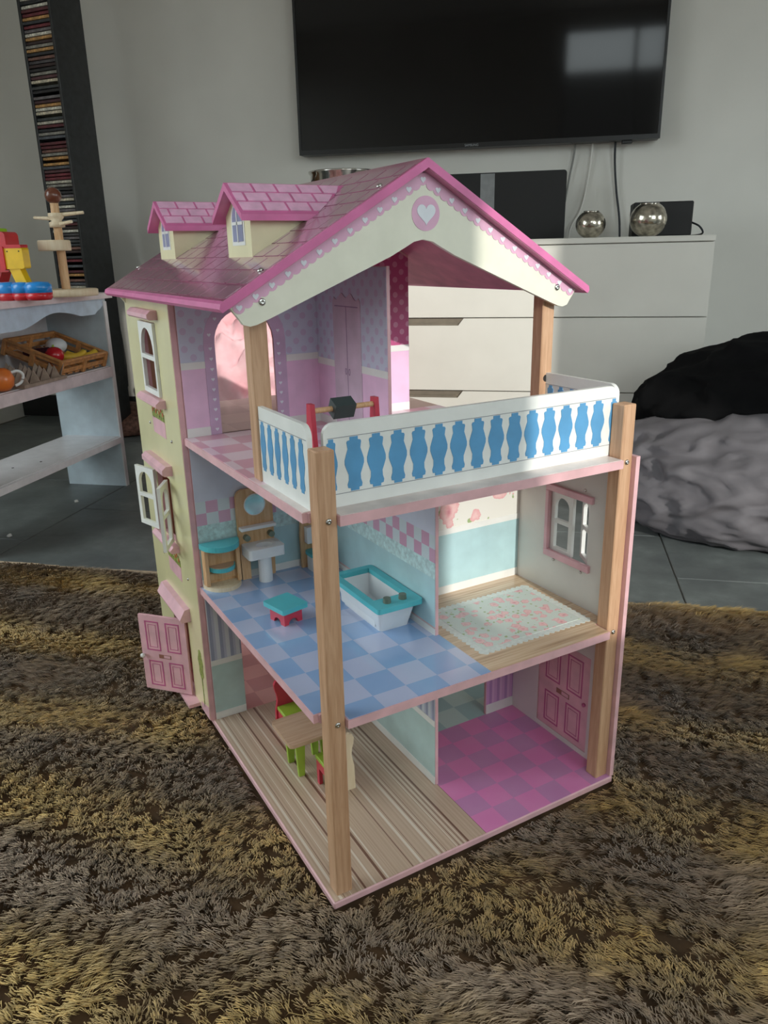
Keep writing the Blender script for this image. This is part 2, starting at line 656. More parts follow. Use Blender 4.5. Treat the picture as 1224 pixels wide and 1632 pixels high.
for wi, (a, b, c_, d_) in enumerate((WIN1, WIN2)):
    wf = struct(in_room(bpy.data.objects.new('window_%d' % (wi + 1), None)))
    COL.objects.link(wf)
    t_ = 0.035
    if wi == 0:
        prism('window_frame', [rect(a, b, c_, d_), rect(a + t_, a + .62 - t_ / 2, c_ + t_, d_ - t_), rect(a + .62 + t_ / 2, b - t_, c_ + t_, d_ - t_)], 'y', BACK_D - 0.028, BACK_D - 0.006, M['win_frame'], wf)
    else:
        prism('window_frame', [rect(a - .05, b + .05, c_ - .05, d_ + .05), rect(a, b, c_, d_)], 'y', BACK_D - 0.0, BACK_D + 0.012, M['win_frame'], wf)
    portal(room((a + b) / 2, BACK_D - 0.04, (c_ + d_) / 2), WN, b - a, d_ - c_)
for wi, (uu, vec, (a, b, c_, d_)) in enumerate(((UL - .04, WD, FILL_WINL), (UR + .04, -WD, FILL_WINR))):  # the two added side windows, for fill daylight
    wf = struct(in_room(bpy.data.objects.new('window_%d' % (wi + 3), None)))
    COL.objects.link(wf)
    m_ = (a + b) / 2
    xa = UL - .028 if wi == 0 else UR + .006
    prism('window_frame', [rect(a, b, c_, d_), rect(a + .04, m_ - .02, c_ + .04, d_ - .04), rect(m_ + .02, b - .04, c_ + .04, d_ - .04)], 'x', xa, xa + .022, M['win_frame'], wf)
    portal(room(uu, (a + b) / 2, (c_ + d_) / 2), vec, b - a, d_ - c_)
struct(in_room(box('low_sky_blocker', -8.0, 1.6, -6.3, -6.0, -0.5, 3.25, plain('dark outside blocker', '#4a4744', 0.9))))  # unseen wall added to hide the low sky from the television reflection
# unseen fin added outside to keep the sun out of the smaller window
struct(in_room(box('sun_blocker_fin', 1.02, 1.12, BACK_D - 1.35, BACK_D - 0.03, -0.06, CEIL + .4, M['room_wall'])))

# ================================================================== THINGS IN THE ROOM
RZ = -WYAW


def rthing(name, label, cat, u, d, z, rot=0.0, group=None):
    return thing(name, label, cat, room(u, d, z), RZ + rot, group)


M['dresser'] = plain('cream white lacquer', '#dedbd2', 0.38, coat=0.1, vary=0.015, scale=6)
M['handle'] = plain('taupe handle recess', '#8e8577', 0.4, metallic=0.4)
M['tvblack'] = plain('black plastic', '#0c0c0d', 0.35)
n = NT('glossy dark screen', 0.06, spec=0.35)
n.color(n.ramp(n.noise(scale=2), [(0.3, '#050506'), (0.7, '#08080a')]))
M['screen'] = n.m
M['chrome'] = plain('polished metal', '#cfccc6', 0.12, metallic=1.0, vary=0.05, scale=20)
M['mercury'] = plain('mercury glass', '#b9b3a6', 0.16, metallic=0.9, vary=0.25, scale=50)
M['cable'] = plain('dark cable', '#22252c', 0.5)
M['cable_grey'] = plain('grey cable', '#8d8c88', 0.5)
M['blackbox'] = plain('matt black box', '#161617', 0.6)
M['grey_strip'] = plain('brushed grey strip', '#8f9294', 0.35, metallic=0.5)

# ---- dresser
DX0, DX1, DTOP = -1.42, 0.552, 0.812
dr = rthing('dresser', 'wide cream white chest of three long drawers under the television', 'dresser', 0, 0, 0)
box('body', DX0, DX1, 3.022, 3.52, 0.0, DTOP - .02, M['dresser'], dr, .002)
box('top_panel', DX0, DX1, 3.0, 3.52, DTOP - .02, DTOP, M['dresser'], dr, .002)
zs = [0.018, 0.262, 0.537, DTOP - .021]
for i in range(3):
    za_, zb__ = zs[i] + .002, zs[i + 1] - .002
    uc = -0.435
    hw = .12
    if i < 2:
        # drawer front with a bevelled notch for the hand in its upper edge
        nt = [(uc + hw, zb__), (uc + hw - .02, zb__ - .026), (uc - hw, zb__ - .026), (uc - hw + .02, zb__)]
        pts = [(DX0 + .002, za_), (DX1 - .002, za_), (DX1 - .002, zb__)] + nt + [(DX0 + .002, zb__)]
        f_ = prism('drawer', [pts], 'y', 3.0, 3.02, M['dresser'], dr)
        prism('handle_recess', [nt], 'y', 3.012, 3.0215, M['handle'], f_)
        prism('handle_lip', [[(uc - hw + .002, zb__ - .0255), (uc + hw - .022, zb__ - .0255), (uc + hw - .026, zb__ - .017), (uc - hw + .01, zb__ - .017)]], 'y', 3.003, 3.02, M['handle'], f_)
    else:
        prism('drawer', [rect(DX0 + .002, DX1 - .002, za_, zb__)], 'y', 3.0, 3.02, M['dresser'], dr)

# ---- television
tv = rthing('television', 'large flat black television mounted on the white wall', 'television', 0, 0, 0)
TU0, TU1, TZ0, TZ1 = -1.088, 0.398, 1.184, 2.03
box('housing', TU0, TU1, 3.525, 3.585, TZ0, TZ1, M['tvblack'], tv, .004)
prism('bezel', [rect(TU0, TU1, TZ0, TZ1), rect(TU0 + .010, TU1 - .010, TZ0 + .018, TZ1 - .010)], 'y', 3.518, 3.525, M['tvblack'], tv)
box('screen', TU0 + .009, TU1 - .009, 3.5215, 3.526, TZ0 + .017, TZ1 - .009, M['screen'], tv)
box('sensor', 0.255, 0.295, 3.53, 3.56, TZ0 - .012, TZ0 + .001, M['tvblack'], tv, .002)
fc_ = bpy.data.curves.new('logo', 'FONT')
fc_.body = 'SAMSUNG'
fc_.size = 0.0125
fc_.extrude = 0.0003
fc_.align_x = 'CENTER'
fo = bpy.data.objects.new('logo_tmp', fc_)
COL.objects.link(fo)
bpy.context.view_layer.update()
lm = bpy.data.meshes.new_from_object(fo.evaluated_get(bpy.context.evaluated_depsgraph_get()))
bpy.data.objects.remove(fo)
lm.materials.clear()
lg = link('logo', lm, plain('grey logo', '#a9adb2', 0.4), tv)
lg.location = (-0.345, 3.5175, TZ0 + .0045)
lg.rotation_euler = (PI / 2, 0, 0)

# ---- cables hanging behind
def cable(pts, r, mat, label):
    o = tube('cable', [room(*p) for p in pts], r, mat)
    return tag(o, label, 'cable', 'cables hanging below the television')


cable([(0.075, 3.575, 1.22), (0.072, 3.58, 1.15), (0.058, 3.585, 1.06), (0.045, 3.585, 0.97), (0.03, 3.57, 0.88), (0.02, 3.55, 0.79), (0.02, 3.55, .6)], .004, M['cable_grey'], 'grey cable hanging beside the right edge of the leaning black panel')
cable([(0.145, 3.575, 1.22), (0.14, 3.585, 1.12), (0.125, 3.588, 1.0), (0.105, 3.58, 0.92), (0.07, 3.56, 0.85), (0.06, 3.55, .7)], .0045, M['room_wall'], 'white cable hanging against the wall above the smaller silver globe')
cable([(0.232, 3.56, 1.22), (0.235, 3.575, 1.12), (0.25, 3.58, 1.0), (0.268, 3.575, 0.9), (0.275, 3.56, 0.8), (0.275, 3.55, .65)], .0045, M['cable'], 'dark blue cable hanging between the two silver globes')

# ---- things on the dresser
p = rthing('glass_panel', 'flat black panel with grey vertical strip leaning against wall on dresser', 'panel', 0, 0, DTOP)
q = prism('panel', [rrect(-0.47, 0.045, 0.0, 0.262, .012, 4)], 'y', 3.40, 3.412, M['blackbox'], p)
prism('strip', [rect(-0.295, -0.238, 0.002, 0.258)], 'y', 3.3985, 3.40, M['grey_strip'], p)


def globe(name, u, d, r, label):
    t = rthing(name, label, 'candle holder', u, d, DTOP, group='silver globe candle holders')
    prof = []
    for i in range(15):
        a = -PI / 2 * .80 + i / 14 * (PI / 2 * .80 + PI / 2 * .66)
        prof.append((r * math.cos(a), r * .93 * (math.sin(a) + math.sin(PI / 2 * .80))))
    zt = prof[-1][1]
    rt_ = prof[-1][0]
    prof2 = [(0, 0)] + prof + [(rt_ * .96, zt)] + [(a * .96, max(b * .97, .004)) for a, b in reversed(prof)] + [(0, .004)]
    lathe('bowl', prof2, M['mercury'], t, 36)
    lathe('rim', [(rt_ * .97, zt - .001), (rt_ * 1.01, zt + .001), (rt_ * .99, zt + .003), (rt_ * .95, zt + .001), (rt_ * .97, zt - .001)], M['chrome'], t, 36)
    return t


globe('candle_holder', 0.135, 3.12, 0.054, 'smaller round mercury glass candle holder next to the black panel')
globe('candle_holder', 0.337, 3.12, 0.066, 'larger round mercury glass candle holder in front of the black box')
b_ = rthing('speaker_box', 'small matt black box with cable behind the larger silver globe', 'speaker', 0.395, 3.27, DTOP)
box('cabinet', -0.105, 0.105, -0.07, 0.07, 0.002, 0.122, M['blackbox'], b_, .004)
box('side_plate', 0.1045, 0.108, -0.05, 0.05, 0.006, 0.035, M['tvblack'], b_, .001)
for uu in (-.09, .09):
    for dd in (-.05, .05):
        cyl('foot', (uu, dd, 0), (uu, dd, .003), .008, M['tvblack'], b_)
tag(tube('cable', [room(0.503, 3.25, DTOP + .05), room(.53, 3.23, DTOP + .035), room(.547, 3.24, DTOP + .012), room(.535, 3.30, DTOP + .004), room(.50, 3.42, DTOP + .004)], .0035, M['cable']), 'short black cable looping beside the small black box', 'cable')

pot = rthing('cooking_pot', 'shiny steel pot standing on dresser behind the pink roof', 'pot', -0.83, 3.25, DTOP)
lathe('body', [(0, 0), (.118, 0), (.126, .008), (.128, .26), (.136, .268), (.136, .274), (.127, .274), (.123, .262), (.121, .012), (0, .010)], M['chrome'], pot, 40)
for sgn in (-1, 1):
    tube('handle', [(sgn * .127, -.035, .22), (sgn * .158, -.03, .226), (sgn * .165, 0, .228), (sgn * .158, .03, .226), (sgn * .127, .035, .22)], .006, M['chrome'], pot)
bx_ = rthing('brown_bowl', 'small brown bowl on dresser left of the steel pot', 'bowl', -1.10, 3.2, DTOP)
lathe('bowl', [(0, 0), (.04, 0), (.075, .05), (.085, .21), (.09, .214), (.08, .214), (.07, .06), (0, .02)], plain('brown glazed wood', '#7a5a3c', 0.35), bx_, 28)
lathe('rim', [(.085, .213), (.093, .215), (.092, .222), (.084, .220), (.085, .213)], M['chrome'], bx_, 28)

# ---- CD tower
TWH = 2.05
ct = rthing('cd_tower', 'tall narrow black CD tower beside the white wall', 'CD rack', -1.965, 3.16, 0, math.radians(-12))
M['rack'] = plain('black stained wood', '#26282a', 0.35, coat=0.3, vary=0.2, scale=40)
tw_, td_ = 0.165, 0.165
box('side_panel', tw_ / 2 - .012, tw_ / 2, -td_ / 2, td_ / 2, 0.0, TWH, M['rack'], ct, .001)
box('side_panel', -tw_ / 2, -tw_ / 2 + .012, -td_ / 2, td_ / 2, 0.0, TWH, M['rack'], ct, .001)
box('back_panel', -tw_ / 2 + .012, tw_ / 2 - .012, td_ / 2 - .01, td_ / 2, 0.0, TWH, M['rack'], ct)
box('base_panel', -tw_ / 2 + .012, tw_ / 2 - .012, -td_ / 2, td_ / 2 - .01, 0.0, 0.05, M['rack'], ct)
box('top_panel', -tw_ / 2 + .012, tw_ / 2 - .012, -td_ / 2, td_ / 2 - .01, TWH - .02, TWH, M['rack'], ct)
cols = ['#3a3b3f', '#4a2e33', '#6f6a6c', '#2a2a2c', '#8c8a82', '#5a3a3e', '#3c4246', '#703038', '#b5b0a2', '#4c4a4d', '#2e3034', '#7b5a50', '#c8bfa9', '#565a60', '#3a2a2a', '#b98e58', '#cfcabd', '#5b2a30', '#45484a']
cdm = [plain('CD spine %d' % i, c_, 0.3, coat=0.3, vary=0.25, scale=90) for i, c_ in enumerate(cols)]
cds = []
for i, mt in enumerate(cdm):
    bm = bmesh.new()
    bm_box(bm, -.071, .071, -.0, .125, 0, .0100, .0008)
    me = bm_mesh(bm, 'cd_case')
    me.materials.append(mt)
    cds.append(me)
names_ = {'#b98e58': 'ochre', '#cfcabd': 'white', '#c8bfa9': 'cream', '#b5b0a2': 'pale grey', '#703038': 'dark red', '#8c8a82': 'grey', '#7b5a50': 'brown'}
zc_ = 0.62
idx = 0
last_named = {}
while zc_ < 1.80:
    ci = rng.integers(0, len(cols))
    gapz = 0.0035 if rng.random() > .12 else 0.012
    o = bpy.data.objects.new('cd_case', cds[ci])
    COL.objects.link(o)
    pos = ct.location + Matrix.Rotation(RZ + math.radians(-12), 3, 'Z') @ Vector((float(rng.uniform(-.001, .001)), -td_ / 2 + .002 + float(rng.uniform(0, .006)), zc_))
    o.location = pos
    o.rotation_euler = (0, 0, RZ + math.radians(-12) + float(rng.uniform(-.02, .02)))
    cn = names_.get(cols[ci], 'dark')
    od = idx + 1
    sfx = 'th' if 10 <= od % 100 <= 20 else {1: 'st', 2: 'nd', 3: 'rd'}.get(od % 10, 'th')
    tag(o, '%s CD case in the black rack, %d%s upwards from the toy shelf top' % (cn, od, sfx), 'CD case', 'CD cases stacked in the black rack')
    zc_ += 0.0100 + gapz
    idx += 1

# ---- black panel leaning in the corner, things on the floor behind the house
lp = rthing('leaning_board', 'black rounded board leaning against wall between white shelf and dollhouse', 'board', 0, 0, 0)
prof = [(-2.20, 0.155), (-2.03, 0.152), (-1.995, 0.165), (-1.975, 0.20), (-1.970, 0.30), (-1.975, 0.42), (-1.992, 0.62), (-2.01, 0.80), (-2.03, 0.97), (-2.06, 1.0), (-2.20, 1.0)]
q = prism('board', [prof], 'y', 3.38, 3.41, plain('black vinyl', '#0e0e10', 0.5), lp)
prism('board_edge', [[(a + .006, b - .004) for a, b in prof[1:9]] + [(a, b) for a, b in reversed(prof[1:9])]], 'y', 3.385, 3.405, plain('dark grey piping', '#2a2a2c', 0.5), lp)
cyl('leg', (-2.08, 3.395, 0.0), (-2.08, 3.395, .16), .012, M['tvblack'], lp)
cyl('leg', (-2.16, 3.395, 0.0), (-2.16, 3.395, .16), .012, M['tvblack'], lp)


def blob(name, rx, ry, rz, mat, parent, amp, freq, seed, flat=0.0, sub=5, sq=1.0):
    bm = bmesh.new()
    bmesh.ops.create_icosphere(bm, subdivisions=sub, radius=1.0)
    for v in bm.verts:
        nrm = v.co.normalized()
        p_ = nrm * freq + Vector((seed, seed * .7, -seed))
        k_ = noise.fractal(p_, 1.0, 2.0, 4) * amp
        rid = (1 - abs(noise.noise(p_ * 1.7 + Vector((4, 2, 1))))) ** 3 * amp * .8
        c = Vector((math.copysign(abs(nrm.x) ** sq, nrm.x), math.copysign(abs(nrm.y) ** sq, nrm.y), nrm.z)) * (1 + k_ + rid)
        z_ = c.z
        if z_ < -flat:
            z_ = -flat - (-(z_) - flat) * .05
        v.co = Vector((c.x * rx, c.y * ry, (z_ + flat) * rz))
    lo = min(v.co.z for v in bm.verts)
    for v in bm.verts:
        v.co.z -= lo
    return link(name, bm_mesh(bm, name), mat, parent, smooth=True)


bc = rthing('floor_cushion', 'reddish brown flat cushion on floor by the wall behind dollhouse', 'cushion', -1.98, 3.33, 0)
blob('cushion', .26, .20, .09, plain('brown plush', '#6b4d42', 0.95, vary=0.25, scale=60, bump=0.6), bc, .06, 2.0, 3.1, .35, 4)
wt = tag(blob('sunlit_patch_lump', .045, .045, .055, plain('cream sunlit patch', '#e8dcc6', 0.95, bump=0.5), None, .25, 2.2, 8.3, .6, 4), 'small cream lump standing in for a sunlit patch on the brown cushion', 'cloth')
wt.location = room(-1.93, 3.19, .085)  # pale lump added in place of a patch of sunlight

# ---- crumbs
crm = plain('white crumb', '#d8d6d0', 0.8)
for i, (uu, dd, lab) in enumerate(((-1.53, 2.222, 'white crumb on dark tiles nearest the foot of the shelf'), (-1.534, 1.881, 'tiny white crumb on dark tiles near the left picture edge'))):
    o = tag(blob('crumb', .006, .005, .005, crm, None, .4, 2.0, i * 3.7 + 1, .4, 2), lab, 'crumb', 'crumbs on the dark tiles')
    o.location = room(uu, dd, .0)

# ---- white toy shelf
sh = rthing('toy_shelf', 'white wooden toy shelf with scalloped apron at the left edge', 'shelf', 0, 0, 0)
SF, SB, SE, SN = -1.46, -1.685, 2.432, 1.72      # front u, back u, far end, near end
W_ = M['white_wood']
B_ = plain('pale blue shelf paint', '#c6d5de', 0.35, coat=0.15, vary=0.03)
prism('end_panel', [rect(SB, SF, 0, 0.650)], 'y', SE - .008, SE + .010, B_, sh)
prism('end_edge', [rect(SF, SF + .004, 0, 0.640)], 'y', SE - .008, SE + .010, W_, sh)
prism('end_panel', [rect(SB, SF, 0, 0.650)], 'y', SN - .01, SN + .008, W_, sh)
topm = plain('mauve white top', '#dccfd2', 0.35, coat=0.2)
prism('top_board', [rrect(SB - .01, SF + .016, SN - .03, SE + .04, .012, 3)], 'z', 0.650, 0.668, topm, sh)
prism('shelf_board', [rect(SB + .006, SF - .004, SN + .008, SE - .008)], 'z', 0.388, 0.428, W_, sh)
prism('shelf_lip', [rect(SF - .004, SF + .008, SN + .008, SE - .010)], 'z', 0.392, 0.426, topm, sh)
lowb = prism('shelf_board', [rect(SB + .02, SF - .004, SN + .008, SE - .008)], 'z', 0.158, 0.182, W_, sh)
prism('shelf_lip', [rect(SF - .004, SF + .008, SN + .008, SE - .010)], 'z', 0.160, 0.180, W_, sh)
for (uu, dd) in ((-1.56, 1.98), (-1.52, 2.06)):
    cyl('screw_hole', (uu, dd, .1815), (uu, dd, .1828), .0035, M['dark_hole'], lowb)
prism('back_panel', [rect(SN + .008, SE - .008, 0.428, 0.650)], 'x', SB, SB + .006, W_, sh)
ap = [(SN, 0.650), (SE - .008, 0.650), (SE - .008, 0.628)]
for i in range(1, 41):
    t = i / 40
    d_ = SE - .008 - t * (SE - .016 - SN)
    s_ = SE - d_
    # wave: dips by the end panel, rises, then dips towards the middle
    zz = 0.606 + .018 * math.sin((s_ - .10) / .30 * 2 * PI - PI / 2) if s_ < .45 else 0.588
    if s_ < .06:
        zz = 0.606 + .02 * (1 - s_ / .06)
    elif s_ < .14:
        zz = 0.602
    elif s_ < .27:
        zz = 0.602 + .02 * math.sin((s_ - .14) / .13 * PI / 2)
    elif s_ < .46:
        zz = 0.604 + .018 * math.cos((s_ - .27) / .19 * PI)
    else:
        zz = 0.586
    ap.append((d_, zz))
ap.append((SN, 0.586))
prism('apron', [ap], 'x', SF - .012, SF, plain('pale blue white paint', '#bfd4e6', 0.35, coat=0.15), sh)

# ---- wooden hoop tree on the shelf
tr = rthing('wooden_peg_stand', 'wooden peg stand with dark brown ball on top of toy shelf', 'toy', -1.452, 2.22, 0.668)
tr.rotation_euler = (0, 0, RZ)
lathe('base', [(0, 0), (.090, 0), (.092, .004), (.092, .018), (.088, .021), (0, .021)], M['palewood'], tr, 40)
cyl('pole', (0, 0, .02), (0, 0, .27), .013, M['toywood'], tr, .012, 18)
lathe('ball', [(0, 0)] + [(.024 * math.sin(a), .024 - .024 * math.cos(a)) for a in [i / 10 * PI for i in range(1, 10)]] + [(0, .048)], plain('dark brown ball', '#6b3a26', 0.25, coat=0.5), tr, 24, (0, 0, .262))
for (ax_, zz, L_) in ((0.15, .232, .085), (2.95, .222, .085), (-0.5, .205, .085)):
    cyl('peg', (0, 0, zz), (math.cos(ax_) * L_, math.sin(ax_) * L_, zz + .006), .0062, M['palewood'], tr, .0045, 10)
lathe('peg_hub', [(0, .198), (.022, .198), (.022, .212), (.014, .216), (.022, .226), (.022, .238), (0, .240)], M['palewood'], tr, 20)
rg = rthing('wooden_ring', 'pale wooden ring hanging on the peg stand pole', 'ring', -1.468, 2.215, 0.668 + .132)
lathe('ring', [(.034, 0), (.046, 0), (.047, .004), (.047, .026), (.045, .030), (.034, .030), (.033, .015), (.034, 0)], M['palewood'], rg, 36)

# ---- toy till with scanner
ty = rthing('toy_scanner', 'blue and red toy till base with yellow scanner on shelf', 'toy', -1.44, 2.00, 0.668)
bl = plain('toy blue plastic', '#1f8fe0', 0.3, coat=0.4)
rd = plain('toy red plastic', '#c8202c', 0.3, coat=0.4)
yl = plain('toy yellow plastic', '#efc21a', 0.3, coat=0.4)
lob = []
for (c_, r_) in ((0.045, .036), (0.0, .033), (-.045, .034), (-.09, .036)):
    lob.append((c_, r_))
for i, (c_, r_) in enumerate(lob):
    lathe('foot_lobe', [(0, 0), (r_ * .85, 0), (r_, .008), (r_, .020), (0, .020)], rd, ty, 24, (c_, 0, 0))
    lathe('top_lobe', [(0, .020), (r_, .020), (r_, .040), (r_ * .8, .048), (0, .050)], bl, ty, 24, (c_, 0, 0))
hd = prism('scanner_handle', [[(-.012, .045), (.022, .045), (.006, .085), (.004, .105), (-.030, .105), (-.026, .082)]], 'y', -.012, .012, yl, ty)
prism('scanner_head', [rrect(-.036, .024, .084, .140, .006, 3)], 'y', -.016, .014, yl, ty)
prism('scanner_window', [rrect(-.046, -.032, .080, .144, .005, 3)], 'y', -.020, .018, rd, ty)
prism('scanner_top', [rrect(-.040, .022, .138, .147, .003, 2)], 'y', -.017, .015, rd, ty)
for uu in (-.022, .014):
    cyl('screw', (uu, -.0165, .130), (uu, -.0155, .130), .002, M['dark_hole'], ty)
t2 = rthing('toy_till', 'red plastic toy till screen with green top at the picture edge', 'toy', -1.60, 2.09, 0.668)
prism('housing', [rrect(-.075, .082, .075, .185, .012, 4)], 'y', -.03, .03, rd, t2)
prism('neck', [[(-.03, .02), (.02, .02), (.05, .08), (-.05, .08)]], 'y', -.022, .022, rd, t2)
prism('cap', [rrect(-.07, .052, .183, .195, .004, 2)], 'y', -.026, .026, plain('toy green plastic', '#8fc31f', 0.35, coat=0.3), t2)
prism('foot', [rrect(-.06, .05, .0, .022, .004, 2)], 'y', -.035, .035, bl, t2)

# ---- wicker crate, food and egg tray on the middle shelf
SHZ = 0.428
wk = plain('orange bamboo', '#c28a55', 0.5, vary=0.12, scale=60)
CT = Matrix.Translation(room(-1.565, 2.275, SHZ + .036)) @ Matrix.Rotation(RZ, 4, 'Z') @ Matrix.Rotation(math.radians(20), 4, 'Y')
cr = rthing('bamboo_crate', 'shallow orange bamboo crate of toy food on middle shelf', 'crate', 0, 0, 0)
cr.rotation_euler = CT.to_euler()
cr.location = CT.to_translation()


def in_crate(u, d, z):
    return CT @ Vector((u, d, z))


cw, cd_, chh = 0.098, 0.125, 0.046
for zz in (.010, .034):
    for sgn in (-1, 1):
        box('slat', -cw, cw, sgn * cd_ - .003, sgn * cd_ + .003, zz, zz + .014, wk, cr, .001)
        box('slat', sgn * cw - .003, sgn * cw + .003, -cd_, cd_, zz, zz + .014, wk, cr, .001)
for sgn in (-1, 1):
    for s2 in (-1, 1):
        box('corner_post', sgn * cw - .007, sgn * cw + .007, s2 * cd_ - .007, s2 * cd_ + .007, .0, chh + .002, wk, cr, .002)
    box('upright', -.008, .008, sgn * cd_ - .006, sgn * cd_ + .006, .0, chh, wk, cr, .001)
    box('upright', sgn * cw - .006, sgn * cw + .006, -.008, .008, .0, chh, wk, cr, .001)
    box('rim', -cw - .006, cw + .006, sgn * cd_ - .006, sgn * cd_ + .006, chh - .002, chh + .006, wk, cr, .002)
    box('rim', sgn * cw - .006, sgn * cw + .006, -cd_, cd_, chh - .002, chh + .006, wk, cr, .002)
for i in range(6):
    dd = -cd_ + .018 + i * .0388
    box('bottom_slat', -cw, cw, dd - .012, dd + .012, .002, .006, wk, cr)


def food(name, label, mat, u, d, z, prof, rot=(0, 0, 0), parts=()):
    t = thing(name, label, 'toy food', in_crate(u, d, z), RZ, 'toy food in the crate')
    lathe('body', prof, mat, t, 24)
    for (nm, pf, mt, c_) in parts:
        lathe(nm, pf, mt, t, 14, c_)
    return t


def ball_prof(r, k=0.9):
    return [(0, 0)] + [(r * math.sin(a), r * k * (1 - math.cos(a))) for a in [i / 12 * PI for i in range(1, 12)]] + [(0, 2 * r * k)]


food('toy_tomato', 'glossy red toy tomato in the bamboo crate', plain('tomato red', '#c41f2b', 0.25, coat=0.5), 0.03, -0.045, .006, ball_prof(.030), (0, 0, 0), [('stem', [(0, .052), (.004, .052), (.003, .060), (0, .060)], M['green'], (0, 0, 0))])
food('toy_egg', 'white toy egg half at the back of the crate', M['toywhite'], -0.03, 0.055, .006, ball_prof(.034, .75), (0, 0, 0), [('cut_face', [(0, .0462), (.008, .0462), (.007, .0470), (0, .0472)], M['toywhite'], (0, 0, 0))])
for k_, (uu, dd, rz_, lab) in enumerate(((0.035, 0.03, 0.9, 'yellow toy banana next to the tomato in the crate'), (0.045, 0.075, .7, 'yellow toy banana next to the front corner of the crate'))):
    t = thing('toy_banana', lab, 'toy food', in_crate(uu, dd, .024), RZ + rz_, 'toy food in the crate')
    tube('peel', [(-.045, .012, .008), (-.025, -.002, .0), (0, -.007, -.002), (.025, -.002, 0), (.045, .012, .008)], .0115, plain('banana yellow', '#d9b338', 0.4), t, 10)
    cyl('tip', (.043, .010, .008), (.056, .020, .012), .006, plain('banana tip', '#7a6a30', .5), t, .004)
t = thing('toy_aubergine', 'dark purple toy aubergine beside the tomato in the crate', 'toy food', in_crate(-.03, -.06, .024), RZ + .3, 'toy food in the crate')
tube('skin', [(-.04, 0, 0), (-.015, .002, 0), (.015, 0, .001), (.04, -.004, .003)], .014, plain('aubergine', '#3a1a26', 0.25, coat=0.4), t, 12)
cyl('stem', (.038, -.004, .003), (.052, -.006, .006), .005, M['leaf'], t)

# egg tray with pyramids
eg = rthing('egg_tray', 'grey brown cardboard egg tray beside the bamboo crate', 'egg tray', -1.545, 2.040, SHZ)
pm = plain('egg carton pulp', '#a08e80', 0.95, vary=0.1, scale=40, bump=0.5)
bm = bmesh.new()
NX, NY = 60, 60
vs = []
for i in range(NX + 1):
    row = []
    for j in range(NY + 1):
        a, b = i / NX * 4, j / NY * 4
        fa, fb = abs((a % 1) - .5) * 2, abs((b % 1) - .5) * 2
        h_ = .008 + .040 * max(0.0, (fa * 1.0 + fb * 1.0 - 1.0)) ** 0.9
        row.append(bm.verts.new((-.10 + .20 * i / NX, -.10 + .20 * j / NY, h_)))
    vs.append(row)
for i in range(NX):
    for j in range(NY):
        bm.faces.new([vs[i][j], vs[i + 1][j], vs[i + 1][j + 1], vs[i][j + 1]])
r_ = bmesh.ops.extrude_face_region(bm, geom=bm.faces[:])
for v in [g for g in r_['geom'] if isinstance(g, bmesh.types.BMVert)]:
    v.co.z -= .004
link('tray', bm_mesh(bm, 'egg_tray'), pm, eg)
prism('tray_edge', [rect(-.103, .103, -.103, .103), rect(-.099, .099, -.099, .099)], 'z', .001, .010, pm, eg)
oj = rthing('toy_jug', 'orange toy jug with white curved handle on the egg tray', 'toy', -1.478, 1.89, SHZ + .004)
lathe('body', [(0, 0), (.02, 0), (.032, .012), (.036, .032), (.028, .052), (.016, .060), (0, .062)], plain('toy orange', '#e0762c', 0.35, coat=0.3), oj, 24)
tube('handle', [(.020, .015, .046), (.034, .030, .050), (.042, .040, .038), (.036, .036, .018), (.026, .022, .010)], .0042, M['toywhite'], oj)

# ---- pink bedding behind the house
n = NT('pink bedding', 0.9)
n.color(n.ramp(n.noise(scale=14, detail=3), [(0.3, '#ebb0b8'), (0.7, '#f3ccd0')]))
n.bump(n.noise(scale=60, detail=4), 0.3, 0.002)
pk = rthing('pink_blanket', 'crumpled pink blanket heap on floor seen through the attic arch', 'blanket', -0.98, 2.52, 0)
blob('blanket', .30, .20, .44, n.m, pk, .20, 3.8, 5.2, .5, 6, .85)

# ---- bean bag and black cloth on the right
n = NT('charcoal bean bag fabric', 0.75, spec=0.35)
n.color(n.ramp(n.noise(scale=12, detail=4), [(0.3, '#5f5c60'), (0.7, '#6d6a6e')]))
n.bump(n.noise(scale=400, detail=2), 0.2, 0.0006)
bb = rthing('bean_bag', 'large charcoal bean bag on dark tiles right of the dollhouse', 'bean bag', 0.66, 2.42, 0)
blob('cushion', .47, .40, .20, n.m, bb, .065, 2.9, 1.4, .55, 6, .9)
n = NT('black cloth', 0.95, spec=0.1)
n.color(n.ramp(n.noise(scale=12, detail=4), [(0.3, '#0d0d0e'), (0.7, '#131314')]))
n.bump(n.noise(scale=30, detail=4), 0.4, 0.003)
bkc = rthing('black_throw', 'black cloth heap lying on top of the charcoal bean bag', 'cloth', 0.92, 2.62, 0.14)
blob('cloth', .60, .32, .25, n.m, bkc, .10, 1.8, 6.6, .5, 6, 1.0)

# ================================================================== THE DOLLHOUSE
Z1, Z2 = 0.533, 1.063
TF = 0.024          # floor panel thickness
house = thing('dollhouse', 'large three storey pink and cream wooden dollhouse with balcony standing on fur rug', 'dollhouse', (0, 0, Z0))
PR = 0.0012         # depth of a print on its panel (house units)


def screw(parent, x_, y_, z_, axis, r=0.008):
    """domed screw head with a cross slot, facing -x, +x or -y"""
    d = {'-y': Vector((0, -1, 0)), '-x': Vector((-1, 0, 0)), 'roof': Vector((-0.5, 0, 0.866))}[axis]
    q = d.to_track_quat('Z', 'Y').to_matrix().to_4x4()
    me = lathe_mesh([(r * S, 0), (r * S, 0.0007), (r * S * .8, 0.0016), (r * S * .35, 0.0021), (r * S * .12, 0.0012), (0, 0.0010)], 12)
    me.transform(Matrix.Translation(Vector((x_, y_, z_)) * S) @ q)
    return link('screw', me, M['steel'], parent, smooth=True)


